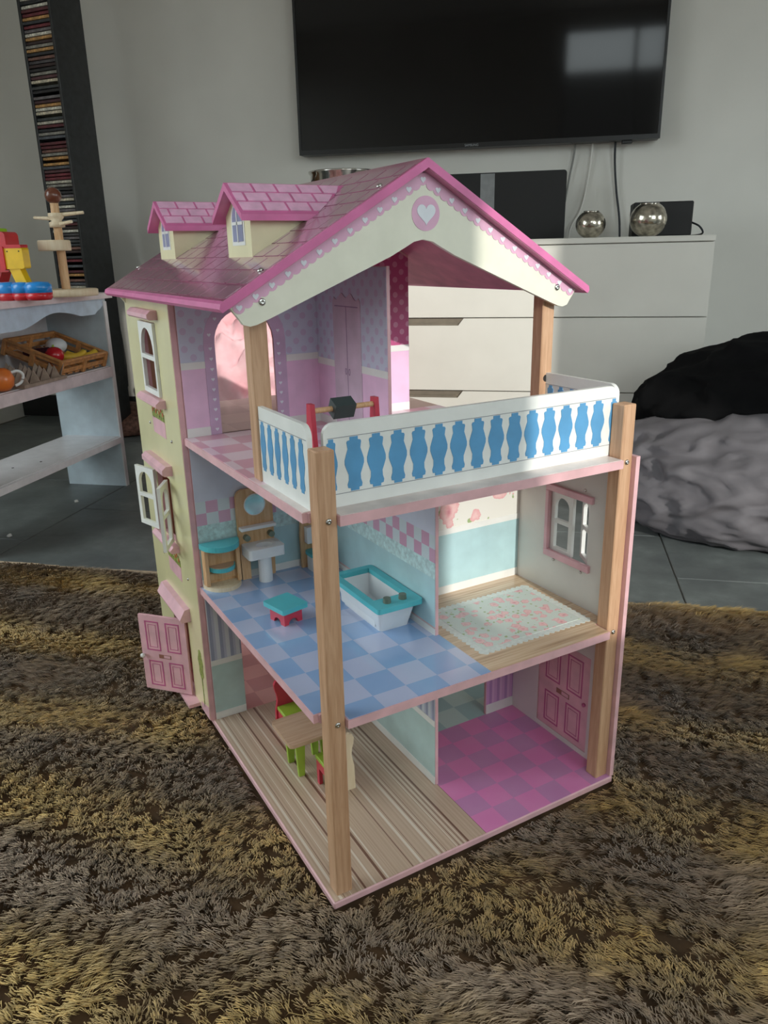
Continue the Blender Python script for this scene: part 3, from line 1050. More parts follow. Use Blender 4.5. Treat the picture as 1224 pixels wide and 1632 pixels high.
# ---- base and floors
base = hbox('base_panel', 0, 1.006, 0, 1.60, -0.0213, 0, M['pink_edge'], house, 0.0012)
hbox('plank_floor_print', 0.004, 0.4995, 0.004, 0.998, 0, PR, M['planks'], base, 0)
hbox('magenta_floor_print', 0.5, 1.002, 0.004, 0.5, 0, PR, M['magenta_tile'], base, 0)
hbox('teal_floor_print', 0.5, 1.002, 0.5, 1.595, 0, PR, M['teal_tile'], base, 0)
hbox('salmon_floor_print', 0.004, 0.4995, 0.998, 1.595, 0, PR, M['salmon_tile'], base, 0)

PM, PP = 0.0177, 0.046      # post margin and post width


def floor_poly(nx):
    # notched round the two front posts
    return [(0, 0.070), (0.014, 0.070), (0.014, PM + PP), (PM + PP, PM + PP), (PM + PP, 0.004), (0.948, 0.004), (0.948, PM + PP), (0.997, PM + PP), (0.997, 1.60), (0.0, 1.60)]


def notched(x0, x1, y0, y1):
    return rect(x0, x1, y0, y1)


fl2 = hprism('floor_panel', [floor_poly(0)], 'z', Z1 - TF, Z1, M['pink_edge'], house)
hprism('blue_floor_print', [[(0.003, 0.074), (PM + PP + .003, 0.074), (PM + PP + .003, 0.007), (0.505, 0.007), (0.505, 0.998), (0.003, 0.998)]], 'z', Z1, Z1 + PR, M['blue_tile'], fl2)
hprism('wood_floor_print', [[(0.505, 0.007), (0.945, 0.007), (0.945, PM + PP + .002), (0.994, PM + PP + .002), (0.994, 0.5), (0.505, 0.5)]], 'z', Z1, Z1 + PR, M['wood_floor'], fl2)
hbox('back_floor_print', 0.003, 0.994, 1.0, 1.596, Z1, Z1 + PR, M['salmon_tile'], fl2, 0)
# scalloped printed rug
sc = []
rx0, rx1, ry0, ry1 = 0.545, 0.955, 0.095, 0.405
for (a, b, nn) in (((rx0, ry0), (rx1, ry0), 20), ((rx1, ry0), (rx1, ry1), 15), ((rx1, ry1), (rx0, ry1), 20), ((rx0, ry1), (rx0, ry0), 15)):
    nx_, ny_ = (b[1] - a[1]), -(b[0] - a[0])
    ln = math.hypot(nx_, ny_)
    for i in range(nn):
        for j in range(4):
            t = (i + j / 4) / nn
            o_ = 0.008 * abs(math.sin(j / 4 * PI))
            sc.append((a[0] + (b[0] - a[0]) * t + nx_ / ln * o_, a[1] + (b[1] - a[1]) * t + ny_ / ln * o_))
hprism('rug_lace_print', [sc], 'z', Z1 + PR, Z1 + PR * 1.6, M['lace'], fl2)
hbox('rug_rose_print', rx0 + .02, rx1 - .02, ry0 + .02, ry1 - .02, Z1 + PR * 1.6, Z1 + PR * 2.2, M['rose_rug'], fl2, 0)

fl3 = hprism('floor_panel', [floor_poly(0)], 'z', Z2 - TF, Z2, M['pink_edge'], house)
hprism('pink_floor_print', [[(0.003, 0.34), (0.994, 0.34), (0.994, 0.998), (0.003, 0.998)]], 'z', Z2, Z2 + PR, M['pink_tile'], fl3)
hprism('balcony_floor_print', [[(0.003, 0.074), (PM + PP + .003, 0.074), (PM + PP + .003, 0.007), (0.945, 0.007), (0.945, 0.074), (0.994, 0.074), (0.994, 0.34), (0.003, 0.34)]], 'z', Z2, Z2 + PR, plain('balcony deck print', '#d9cdc8', 0.35, coat=0.2, vary=0.1, scale=20), fl3)
hbox('landing_floor_print', 0.003, 0.994, 0.998, 1.596, Z2, Z2 + PR, M['beige_tile'], fl3, 0)

# ---- posts
ZT = 1.2147
XR = 0.9963
for (x0, name) in ((PM, 'front_post'), (XR - PP, 'front_post')):
    p = hbox(name, x0, x0 + PP, PM, PM + PP, 0, ZT, M['post'], house, 0.0012)
    for zz in (Z1 - .012, Z2 - .012):
        screw(p, x0 + PP * .52, PM, zz, '-y')
YB = 0.368
for x0 in (PM, XR - PP):
    p = hbox('gable_post', x0, x0 + PP, YB, YB + PP, Z2 + PR, 1.53, M['post'], house, 0.0012)
    # slot where the side railing enters
    cyl('railing_slot', (x0 + PP * .5, YB - .0006, 1.245), (x0 + PP * .5, YB + .006, 1.245), 0.011, M['dark_hole'], p, k=S)
for x0 in (PM, XR - PP):
    hbox('rear_post', x0 + (0.002 if x0 < .5 else -.026), x0 + PP + (0.026 if x0 < .5 else -.002), 1.500, 1.546, 0.0, 1.53, M['post'], house, 0.0012)

# ---- outer walls: left (yellow, rear half) and right (front half)
WX = 0.009
WIN_A = (1.185, 1.385, 1.17, 1.42)
WIN_B = (1.215, 1.395, 0.635, 0.875)
DOOR_L = (1.18, 1.385, 0.018, 0.338)
lw = hprism('outer_wall', [rect(1.0, 1.60, 0.0, 1.50), rect(*WIN_A), rect(*WIN_B), rect(*DOOR_L)], 'x', -WX, WX, M['pink_edge'], house)
hprism('yellow_facade_print', [rect(1.004, 1.598, 0.0, 1.5), rect(*WIN_A), rect(*WIN_B), rect(*DOOR_L)], 'x', -WX - PR, -WX, M['yellow'], lw)
hprism('dark_wall_foot_print', [[(1.004, 0.0), (1.10, 0.0), (1.10, .03), (1.004, .055)]], 'x', -WX - 2 * PR, -WX - PR, M['pink'], lw)
rw_win = (0.165, 0.343, 0.675, 0.892)
RWX0, RWX1 = 0.9975, 1.0125
DOOR_R = (0.118, 0.362, 0.02, 0.372)
rw = hprism('outer_wall', [rect(0.004, 0.51, 0.0, 1.066), rect(*rw_win), rect(*DOOR_R)], 'x', RWX0, RWX1, M['pink_edge'], house)
hprism('white_wall_print', [rect(0.066, 0.5, PR, Z2 - TF - .002), rect(*rw_win), rect(*DOOR_R)], 'x', RWX0 - PR, RWX0, M['wallwhite'], rw)
for (yy, zz) in ((0.191, 0.921), (0.316, 0.652), (0.190, 0.650), (0.205, 0.40)):
    screw(rw, RWX0 - PR, yy, zz, '-x', 0.0055)
for (yy, zz) in ((1.40, 1.05), (1.12, 1.03), (1.42, 0.53), (1.10, 0.53)):
    screw(lw, -WX - PR, yy, zz, '-x', 0.0055)


def casement_mesh(w, h, t=0.012):
    """window casement with an arched upper pane and a square lower pane, in its own frame: x along, z up"""
    fr = min(0.019, w * .17)
    bm = bmesh.new()
    bm_prism(bm, [rect(0, w, 0, h), rect(fr, w - fr, fr, h * .52 - fr * .4), arch(fr, w - fr, h * .52 + fr * .4, h - fr)], 'y', -t / 2, t / 2, S)
    return bm_mesh(bm, 'casement')


def casement(w, h, hx, hy, hz, ang, flip=False):
    """hinge at (hx,hy,hz); ang measured from +y towards -x"""
    o = link('casement', casement_mesh(w, h), M['white'], house)
    o.location = Vector((hx, hy, hz)) * S
    o.rotation_euler = (0, 0, PI / 2 + math.radians(ang))
    return o


# upper left window: one closed casement
casement(WIN_A[1] - WIN_A[0] - .002, WIN_A[3] - WIN_A[2] - .004, -WX - .005, WIN_A[0] + .001, WIN_A[2] + .002, 0)
# middle left window: both casements folded open
casement(0.115, 0.235, -WX - .012, WIN_B[0] + .01, WIN_B[2] + .003, 152)
casement(0.130, 0.235, -WX - .012, WIN_B[1] - .005, WIN_B[2] + .003, 17)
# right window
casement(0.098, 0.205, 1.005, 0.340, 0.680, 180)
casement(0.085, 0.205, 1.006, 0.166, 0.680, -28)
for (a, b, c_, d_) in ((0.150, 0.358, 0.886, 0.908), (0.150, 0.358, 0.660, 0.684), (0.342, 0.358, 0.684, 0.886)):
    hbox('window_trim', RWX0 - .012, RWX0, a, b, c_, d_, M['pink'], rw)
# canopies, sills and door hood on the yellow wall
for (a, b, c_, d_, dep) in ((1.14, 1.42, 1.432, 1.462, 0.034), (1.15, 1.42, 1.138, 1.166, 0.034),
                            (1.16, 1.45, 0.900, 0.935, 0.036), (1.18, 1.44, 0.605, 0.630, 0.034)):
    hprism('window_ledge', [[(-WX - PR, c_), (-WX - PR - dep * .8, c_), (-WX - PR - dep, c_ + .006), (-WX - PR - dep, d_ - .012), (-WX - PR - dep * .6, d_), (-WX - PR, d_)]], 'y', a, b, M['pink'], lw)
hprism('door_hood', [[(-WX - PR, 0.350), (-WX - PR - .036, 0.350), (-WX - PR - .04, 0.362), (-WX - PR - .02, 0.398), (-WX - PR, 0.402)]], 'y', 1.13, 1.45, M['pink'], lw)
hprism('door_step', [[(-WX, 0.0), (-WX - .045, 0.0), (-WX - .045, 0.014), (-WX, 0.014)]], 'y', 1.12, 1.43, M['pink'], lw)
# printed flower boxes and topiary
for zc in (1.025, 0.485):
    hprism('flower_box_print', [rect(1.19, 1.355, zc, zc + .058)], 'x', -WX - 2 * PR, -WX - PR, M['pink'], lw)
    lf = []
    for i in range(40):
        t = i / 39
        lf.append((1.355 - .165 * t, zc + .085 + .018 * math.sin(t * 37) + .012 * math.sin(t * 83)))
    hprism('flower_leaf_print', [[(1.19, zc + .058), (1.355, zc + .058)] + lf], 'x', -WX - 2 * PR, -WX - PR, M['leaf'], lw)
    bm = bmesh.new()
    for i in range(7):
        bm_prism(bm, [circle(1.205 + i * .0225, zc + .083 + .012 * (i % 2), .0075, 8)], 'x', -WX - 3 * PR, -WX - 2 * PR, S)
    link('flower_print', bm_mesh(bm, 'flower_print'), M['flower'], lw)
hprism('topiary_print', [[(1.055 + (.026 + .005 * math.sin(7 * a)) * math.cos(a), 0.205 + .062 * math.sin(a)) for a in [2 * PI * i / 36 for i in range(36)]]], 'x', -WX - 2 * PR, -WX - PR, M['leaf'], lw)
hprism('topiary_stem_print', [rect(1.051, 1.059, 0.03, 0.15)], 'x', -WX - 2 * PR, -WX - PR, M['leaf'], lw)


def door_mesh_parts(door, w, h, side):
    """four outlined panels and a letterbox printed on the face at y = side"""
    def fr(x0, x1, z0, z1, t, mat, name):
        a, b = (side, side - PR) if side < 0 else (side, side + PR)
        hprism(name, [rect(x0, x1, z0, z1), rect(x0 + t, x1 - t, z0 + t, z1 - t)], 'y', a, b, mat, door)
    for (x0, x1) in ((w * .13, w * .43), (w * .57, w * .87)):
        for (z0, z1) in ((h * .06, h * .40), (h * .54, h * .93)):
            fr(x0, x1, z0, z1, .0048, M['door_line'], 'door_panel_print')
            fr(x0 + .013, x1 - .013, z0 + .014, z1 - .014, .0016, M['door_line'], 'door_panel_print')
    a, b = (side, side - PR) if side < 0 else (side, side + PR)
    hprism('letterbox', [rect(w * .37, w * .63, h * .445, h * .495)], 'y', a, b, M['brown_print'], door)
    hprism('letterbox_flap', [rect(w * .385, w * .52, h * .455, h * .49)], 'y', b, b + (b - a) * .5, M['pink'], door)


# left door, ajar outwards
dw, dh = 0.203, 0.318
dl = hprism('door', [rect(0, dw, 0, dh)], 'y', -.006, .006, M['pink'], house)
dl.location = Vector((-WX - .010, DOOR_L[0] + .004, DOOR_L[2] + .001)) * S
dl.rotation_euler = (0, 0, PI / 2 + math.radians(42))
door_mesh_parts(dl, dw, dh, .006)
door_mesh_parts(dl, dw, dh, -.006)
for sd in (-1, 1):
    lathe_k = lathe_mesh([(0, 0), (.004 * S, 0), (.004 * S, .006 * S), (.009 * S, .010 * S), (.010 * S, .015 * S), (.006 * S, .020 * S), (0, .021 * S)], 14)
    lathe_k.transform(Matrix.Translation(Vector((dw * .95, .006 * sd, dh * .47)) * S) @ Matrix.Rotation(-PI / 2 * sd, 4, 'X'))
    link('knob', lathe_k, M['white'], dl, smooth=True)
# right door, closed, seen from inside
dwr, dhr = DOOR_R[1] - DOOR_R[0] - .006, DOOR_R[3] - DOOR_R[2] - .003
dr = hprism('door', [rect(0, dwr, 0, dhr)], 'y', -.006, .006, M['pink'], house)
dr.location = Vector((1.004, DOOR_R[0] + .001, DOOR_R[2] + .001)) * S
dr.rotation_euler = (0, 0, PI / 2)
door_mesh_parts(dr, dwr, dhr, .006)
kb = lathe_mesh([(0, 0), (.006 * S, 0), (.007 * S, .006 * S), (0, .010 * S)], 12)
kb.transform(Matrix.Translation(Vector((dwr * .07, .006, dhr * .5)) * S) @ Matrix.Rotation(-PI / 2, 4, 'X'))
link('knob', kb, M['door_line'], dr, smooth=True)

# ---- inner walls
TW = 0.010


def wall_y(name, x0, x1, yc, z0, z1, holes=(), top=None):
    lp = [(x0, z0), (x1, z0)] + (top if top else [(x1, z1), (x0, z1)])
    return hprism(name, [lp] + list(holes), 'y', yc - TW / 2, yc + TW / 2, M['pink_edge'], house)


def wp_y(parent, yc, mat, loops, name, lift=1.0):
    """wallpaper on the front face of a wall across the house"""
    y_ = yc - TW / 2
    return hprism(name, loops, 'y', y_ - PR * lift, y_, mat, parent)


def wp_x(parent, xc, mat, loops, name, side=-1, lift=1.0):
    x_ = xc + side * TW / 2
    return hprism(name, loops, 'x', min(x_, x_ + side * PR * lift), max(x_, x_ + side * PR * lift), mat, parent)


# ground floor
g_back = wall_y('partition_wall', 0.010, 0.128, 1.0, 0, Z1 - TF)
wp_y(g_back, 1.0, M['stripe_grey'], [rect(0.011, 0.128, 0.243, Z1 - TF)], 'striped_wallpaper')
wp_y(g_back, 1.0, M['sage'], [rect(0.011, 0.128, 0.03, 0.222)], 'lower_wallpaper')
wp_y(g_back, 1.0, M['white'], [rect(0.011, 0.128, 0.222, 0.243)], 'dado_rail', 2.5)
wp_y(g_back, 1.0, M['white'], [rect(0.011, 0.128, 0.002, 0.03)], 'skirting', 2.5)
g_back2 = wall_y('partition_wall', 0.42, 0.495, 1.0, 0, Z1 - TF)
wp_y(g_back2, 1.0, M['sage'], [rect(0.42, 0.494, 0.03, 0.24)], 'lower_wallpaper')
wp_y(g_back2, 1.0, M['stripe_grey'], [rect(0.42, 0.494, 0.24, Z1 - TF)], 'striped_wallpaper')
XM = 0.498
g_mid = hprism('partition_wall', [rect(0.262, 1.58, PR, Z1 - TF)], 'x', XM - TW / 2, XM + TW / 2, M['pink_edge'], house)
wp_x(g_mid, XM, M['stripe_grey_y'], [rect(0.264, 0.99, 0.235, Z1 - TF)], 'striped_wallpaper')
wp_x(g_mid, XM, M['sage'], [rect(0.264, 0.99, 0.03, 0.215)], 'lower_wallpaper')
wp_x(g_mid, XM, M['white'], [rect(0.264, 0.99, 0.215, 0.235)], 'dado_rail', -1, 2.5)
wp_x(g_mid, XM, M['white'], [rect(0.264, 0.99, 0.002, 0.03)], 'skirting', -1, 2.5)
wp_x(g_mid, XM, M['orange_wall'], [rect(1.01, 1.57, 0.002, Z1 - TF)], 'orange_wallpaper')
g_r = wall_y('partition_wall', 0.872, 0.997, 0.505, PR, Z1 - TF)
wp_y(g_r, 0.505, M['stripe_purple'], [rect(0.874, 0.996, 0.04, Z1 - TF)], 'purple_wallpaper')
wp_y(g_r, 0.505, M['white'], [rect(0.874, 0.996, 0.002, 0.04)], 'skirting', 2.5)
# first floor
f_back = wall_y('partition_wall', 0.010, 0.493, 1.0, Z1 + PR, Z2 - TF)
zb_ = Z1 + PR
for (mt, a, b, nm, lf) in ((M['bath_white'], 0.841, Z2 - TF, 'upper_wallpaper', 1), (M['pinkwhite_x'], 0.757, 0.841, 'wall_tile_print', 1),
                           (M['aqua_band'], 0.70, 0.757, 'lace_band_print', 1), (M['aqua'], 0.56, 0.70, 'lower_wallpaper', 1), (M['white'], zb_, 0.56, 'skirting', 2.5)):
    wp_y(f_back, 1.0, mt, [rect(0.011, 0.493, a, b)], nm, lf)
f_mid = hprism('partition_wall', [rect(0.262, 1.58, Z1 + PR, Z2 - TF)], 'x', XM - TW / 2, XM + TW / 2, M['pink_edge'], house)
for (mt, a, b, nm, lf) in ((M['bath_white'], 0.850, Z2 - TF, 'upper_wallpaper', 1), (M['pinkwhite_y'], 0.766, 0.850, 'wall_tile_print', 1),
                           (M['aqua_band'], 0.715, 0.766, 'lace_band_print', 1), (M['aqua'], 0.56, 0.715, 'lower_wallpaper', 1), (M['white'], zb_, 0.555, 'skirting', 2.5)):
    wp_x(f_mid, XM, mt, [rect(0.264, 0.99, a, b)], nm, -1, lf)
wp_x(f_mid, XM, M['orange_wall'], [rect(1.01, 1.57, zb_, Z2 - TF)], 'orange_wallpaper')
f_r = wall_y('partition_wall', XM + TW / 2, 0.997, 0.505, Z1 + PR, Z2 - TF)
for (mt, a, b, nm, lf) in ((M['rose_wall'], 0.764, Z2 - TF, 'rose_wallpaper', 1), (M['white'], 0.744, 0.764, 'dado_rail', 2.5),
                           (M['aqua'], 0.562, 0.744, 'lower_wallpaper', 1), (M['white'], zb_, 0.562, 'skirting', 2.5)):
    wp_y(f_r, 0.505, mt, [rect(XM + TW / 2 + .001, 0.996, a, b)], nm, lf)
# attic floor
RS = 0.5786         # roof slope


def roof_z(x_):
    return 1.518 - 0.030 + (min(x_, 1 - x_) + 0.0714) * RS


AR = (0.127, 0.330, Z2 + PR, 1.462)
a_back = wall_y('partition_wall', 0.010, 0.493, 1.0, Z2 + PR, 1.5, [arch(*AR)], [(0.493, roof_z(0.49)), (0.010, roof_z(0.010))])
pad = 0.002
# wallpapers left and right of the arch
AO = (0.090, 0.372, Z2 + PR, 1.502)
outer = arch(*AO, n=16)
inner = arch(*AR, n=16)
ring = outer[1:] + [outer[0]] + [inner[0]] + list(reversed(inner[2:])) + [inner[1]]
wp_y(a_back, 1.0, M['arch_band'], [ring], 'arch_border_print', 2)
for (a, b) in ((0.011, 0.0895), (0.3725, 0.493)):
    wp_y(a_back, 1.0, M['lilac_dots'], [[(a, 1.305), (b, 1.305), (b, roof_z(b) - .01), (a, roof_z(a) - .01)]], 'lilac_wallpaper')
    wp_y(a_back, 1.0, M['dado_pink'], [rect(a, b, 1.093, 1.283)], 'pink_wallpaper')
    wp_y(a_back, 1.0, M['white'], [rect(a, b, 1.283, 1.305)], 'dado_rail', 2.5)
    wp_y(a_back, 1.0, M['white'], [rect(a, b, Z2 + PR, 1.093)], 'skirting', 2.5)
wp_y(a_back, 1.0, M['lilac_dots'], [[(0.0895, 1.505), (0.3725, 1.505), (0.3725, roof_z(.3725) - .01), (0.0895, roof_z(.0895) - .01)]], 'lilac_wallpaper')
wp_y(a_back, 1.0, M['lilac_dots'], [[(0.0895, 1.305), (AR[0], 1.305)] + list(reversed(inner[2:])) + [(AR[1], 1.305), (0.3725, 1.305), (0.3725, 1.505), (0.0895, 1.505)]], 'lilac_wallpaper')
bm = bmesh.new()
rr = (AO[1] - AO[0] + AR[1] - AR[0]) / 4
cxa, cza = (AR[0] + AR[1]) / 2, AR[3] - (AR[1] - AR[0]) / 2
hp = []
for i in range(9):
    zz = 1.082 + i * (cza - 1.082) / 8.5
    hp += [(cxa - rr + .004, zz), (cxa + rr - .004, zz)]
for i in range(7):
    a = PI * (i + .5) / 7
    hp.append((cxa + rr * math.cos(a), cza + rr * math.sin(a)))
for (hx, hz) in hp:
    bm_prism(bm, [heart(hx, hz, .0062, 12)], 'y', 1.0 - TW / 2 - 3 * PR, 1.0 - TW / 2 - 2 * PR, S)
link('heart_print', bm_mesh(bm, 'hearts'), M['heart'], a_back)
a_mid = hprism('partition_wall', [rect(0.515, 1.0, Z2 + PR, 1.588)], 'x', XM - TW / 2, XM + TW / 2, M['pink_edge'], house)
wp_x(a_mid, XM, M['lilac_dots_y'], [rect(0.517, 0.993, 1.29, 1.586)], 'lilac_wallpaper')
wp_x(a_mid, XM, M['dado_pink'], [rect(0.517, 0.993, 1.093, 1.268)], 'pink_wallpaper')
wp_x(a_mid, XM, M['white'], [rect(0.517, 0.993, 1.268, 1.29)], 'dado_rail', -1, 2.2)
wp_x(a_mid, XM, M['white'], [rect(0.517, 0.993, Z2 + PR, 1.093)], 'skirting', -1, 2.2)
# printed wardrobe
wx0, wx1 = 0.675, 0.862
wtop = [(wx1, 1.482)] + [(wx1 - (wx1 - wx0) * i / 20, 1.487 + .014 * math.sin(PI * i / 20) + .008 * math.cos(i / 20 * 6 * PI)) for i in range(1, 20)] + [(wx0, 1.482)]
wd_ = wp_x(a_mid, XM, M['wardrobe'], [[(wx0, 1.075), (wx1, 1.075)] + wtop], 'wardrobe_print', -1, 3)
wl = plain('wardrobe line print', '#94759a', 0.4)
wp_x(a_mid, XM, wl, [rect(0.7675, 0.7695, 1.1, 1.465)], 'wardrobe_line_print', -1, 3.6)
wp_x(a_mid, XM, wl, [rect(0.69, 0.847, 1.465, 1.468)], 'wardrobe_line_print', -1, 3.6)
for yy in (0.757, 0.780):
    wp_x(a_mid, XM, wl, [circle(yy, 1.262, .006, 14, .011), circle(yy, 1.262, .0042, 14, .0085)], 'wardrobe_knob_print', -1, 3.6)
a_r = wall_y('partition_wall', XM + TW / 2, 0.862, 1.0, Z2 + PR, 1.5, (), [(0.862, roof_z(0.862) + .004), (0.51, roof_z(0.499))])
for (mt, a, b, nm, lf) in ((M['white'], 1.283, 1.305, 'dado_rail', 2.2), (M['dado_pink'], 1.093, 1.283, 'pink_wallpaper', 1), (M['white'], Z2 + PR, 1.093, 'skirting', 2.2)):
    wp_y(a_r, 1.0, mt, [rect(0.506, 0.861, a, b)], nm, lf)
wp_y(a_r, 1.0, M['magenta_dots'], [[(0.506, 1.305), (0.861, 1.305), (0.861, roof_z(.861) - .004), (0.506, roof_z(.494) - .004)]], 'magenta_wallpaper')

# ---- railings with printed balusters
RZ0, RZ1 = Z2 + PR, 1.262


def gap_shape(c_, w, z0, z1):
    """blue gap between two turned balusters"""
    prof = [(0.0, .44), (.05, .44), (.06, .72), (.12, .78), (.2, .64), (.3, .62), (.4, .82), (.5, 1.0), (.58, 1.0), (.68, .84), (.78, .66), (.86, .72), (.9, .76), (.93, .68), (.94, .42), (1.0, .42)]
    R_ = [(c_ + w / 2 * p, z0 + (z1 - z0) * t) for t, p in prof]
    L_ = [(c_ - w / 2 * p, z0 + (z1 - z0) * t) for t, p in reversed(prof)]
    return R_ + L_


RT = 0.013
fr_x0, fr_x1 = 0.060, 0.968
rf = hprism('railing_panel', [rrect(fr_x0, fr_x1, RZ0, RZ1, .028, 6, (0, 0, 1, 1))], 'y', 0.066, 0.066 + RT, M['white'], house)
GZ0, GZ1 = 1.098, 1.226
ln = plain('thin grey line print', '#8f9096', 0.5)
hprism('rail_line_print', [rect(fr_x0 + .01, fr_x1 - .005, 1.2275, 1.2287)], 'y', 0.066 - PR, 0.066, ln, rf)
hprism('rail_line_print', [rect(fr_x0 + .01, fr_x1 - .005, 1.0950, 1.0962)], 'y', 0.066 - PR, 0.066, ln, rf)
NB = 15
for i in range(NB + 1):
    c_ = 0.078 + i * (0.958 - 0.078) / NB
    w_ = 0.050 if i not in (0, NB) else 0.03
    hprism('baluster_gap_print', [gap_shape(c_, w_, GZ0, GZ1)], 'y', 0.066 - PR, 0.066, M['blue'], rf)
for (xs, sgn) in ((0.024, -1), (0.974, 1)):
    rs = hprism('railing_panel', [rrect(0.075, YB + .004, RZ0, RZ1, .028, 6, (0, 0, 0, 1))], 'x', xs, xs + RT, M['white'], house)
    for (xa, xb) in ((xs - PR, xs), (xs + RT, xs + RT + PR)):
        hprism('rail_line_print', [rect(0.08, YB, 1.2275, 1.2287)], 'x', xa, xb, ln, rs)
        for i in range(6):
            c_ = 0.345 - i * .047
            hprism('baluster_gap_print', [gap_shape(c_, .034, GZ0, GZ1)], 'x', xa, xb, M['blue'], rs)

# ---- roof
YF, YR = 0.306, 1.612
ZE, ZP, XE = 1.518, 1.8486, -0.0714
TR = 0.020 / math.cos(math.atan(RS))        # vertical thickness
ang = math.atan(RS)
L_SL = (0.5 - XE) / math.cos(ang)
SHW, SHH = 0.098, 0.062
sh_me = None


def shingle_mesh(w, h, t, mat):
    bm = bmesh.new()
    g_ = 0.0042
    bm_prism(bm, [rrect(g_, w - g_, g_, h - g_, .004, 2)], 'z', 0, t, S)
    me = bm_mesh(bm, 'shingle')
    me.materials.append(mat)
    return me


def slope_frame(side, x0, y0, z0):
    """matrix: local x along the ridge (towards the back), local y up the slope, local z off the roof"""
    if side < 0:
        ex = Vector((0, -1, 0))
        ey = Vector((math.cos(ang), 0, math.sin(ang)))
    else:
        ex = Vector((0, 1, 0))
        ey = Vector((-math.cos(ang), 0, math.sin(ang)))
    ez = ex.cross(ey)
    if ez.z < 0:
        ez = -ez
    return Matrix(((ex.x, ey.x, ez.x, x0 * S), (ex.y, ey.y, ez.y, y0 * S), (ex.z, ey.z, ez.z, z0 * S), (0, 0, 0, 1)))


for side in (-1, 1):
    X_ = (lambda x_: x_) if side < 0 else (lambda x_: 1 - x_)
    rp = hprism('roof_panel', [[(X_(XE), ZE), (X_(0.5), ZP), (X_(0.5), ZP - TR), (X_(XE + .004), ZE - TR + .003), (X_(XE - .003), ZE - .012)]], 'y', YF, YR, M['roof_pink'], house)
    # printed joint colour sheet on top, shingles a little proud of it
    e_ = 0.006
    x0_, x1_ = XE + .010, 0.5 - .002
    zz = lambda x_: ZE + (x_ - XE) * RS
    off = .0010
    hprism('roof_print_sheet', [[(X_(x0_), zz(x0_)), (X_(x1_), zz(x1_)), (X_(x1_), zz(x1_) + off), (X_(x0_), zz(x0_) + off)]], 'y', YF + .008, YR - .008, M['roof_line'], rp)
    hprism('roof_lining', [[(X_(XE + .02), ZE + .02 * RS - TR), (X_(0.495), ZP - TR - .005 * RS), (X_(0.495), ZP - TR - .005 * RS - .0015), (X_(XE + .02), ZE + .02 * RS - TR - .0015)]], 'y', YF + .002, YR - .002, M['roof_under'], rp)
    rows = int((L_SL - .02) / SHH)
    full = shingle_mesh(SHW, SHH, .0009, M['shingle'])
    half = shingle_mesh(SHW / 2, SHH, .0009, M['shingle'])
    for r_ in range(rows):
        s0 = 0.014 + r_ * SHH
        y_ = YF + 0.012
        first = r_ % 2 == 1
        while y_ < YR - 0.012 - SHW / 2 * .9:
            w_ = SHW / 2 if (first or y_ + SHW > YR - 0.008) else SHW
            first = False
            xx = XE + s0 * math.cos(ang)
            z_ = ZE + s0 * math.sin(ang) + off + .0002
            yy = y_ + w_ if side < 0 else y_
            o = bpy.data.objects.new('shingle', full if w_ == SHW else half)
            COL.objects.link(o)
            o.parent = rp
            o.matrix_local = slope_frame(side, X_(xx), yy, z_)
            y_ += w_
    if side < 0:
        for (xx, yy) in ((0.047, 0.345), (0.382, 0.352), (0.055, 1.592), (0.39, 1.59)):
            screw(rp, xx, yy, zz(xx) + .003, 'roof', .0085)

# ---- gable panels
def gable(yc, front):
    cx_ = 0.503
    half = [(0.547, 1.512), (0.520, 1.478), (0.512, 1.466), (0.495, 1.461), (0.478, 1.464), (0.440, 1.478), (0.32, 1.526), (0.20, 1.574), (0.10, 1.614), (0.055, 1.636), (0.03, 1.649), (0.0, 1.655)]
    bot = [(cx_ + a, z_) for a, z_ in half] + [(cx_ - a, z_) for a, z_ in reversed(half[:-1])]
    poly = [(cx_ - 0.542, 1.5165), (0.5, ZP - TR - .001), (cx_ + 0.548, 1.5165)] + bot
    g = hprism('gable_panel', [poly], 'y', yc, yc + .014, M['cream'], house)
    if not front:
        return g
    f0 = yc
    for sd in (-1, 1):
        # pink scalloped border along the roof line
        p0 = Vector((cx_ + sd * 0.540, 1.5165))
        p1 = Vector((cx_, ZP - TR - .003))
        d_ = (p1 - p0)
        L_ = d_.length
        d_.normalize()
        nn = Vector((sd * d_.y, -sd * d_.x)) * (-1 if sd > 0 else -1)
        if nn.y > 0:
            nn = -nn
        strip = [p0, p1, p1 + nn * .02, p0 + nn * .02]
        hprism('scallop_band_print', [[tuple(q) for q in strip]], 'y', f0 - PR * .7, f0, M['lilac_print'], g)
        NS = 25
        bm = bmesh.new()
        bh = bmesh.new()
        for i in range(NS if sd < 0 else NS - 1):
            c_ = p0 + d_ * (L_ * (i + .5) / NS) + nn * .018
            bm_prism(bm, [circle(c_.x, c_.y, L_ / NS * .62, 14)], 'y', f0 - PR * (1.0 + .12 * (i % 2)), f0, S)
            if i % 2 == 0:
                h_ = p0 + d_ * (L_ * (i + .5) / NS) + nn * .019
                bm_prism(bh, [heart(h_.x, h_.y, .0085, 12)], 'y', f0 - PR * 1.9, f0 - PR * 1.0, S)
        link('scallop_print', bm_mesh(bm, 'scallops'), M['lilac_print'], g)
        link('heart_print', bm_mesh(bh, 'hearts'), M['heart'], g)
    hprism('medallion_print', [circle(0.510, 1.7185, .0430, 40)], 'y', f0 - PR, f0, M['lilac_print'], g)
    hprism('heart_print', [heart(0.511, 1.7190, .0285, 36)], 'y', f0 - 2 * PR, f0 - PR, M['heart'], g)
    for xx in (0.042, 0.972):
        screw(g, xx, f0, 1.517, '-y', .0095)
    return g


gable(0.336, True)
gable(1.575, False)

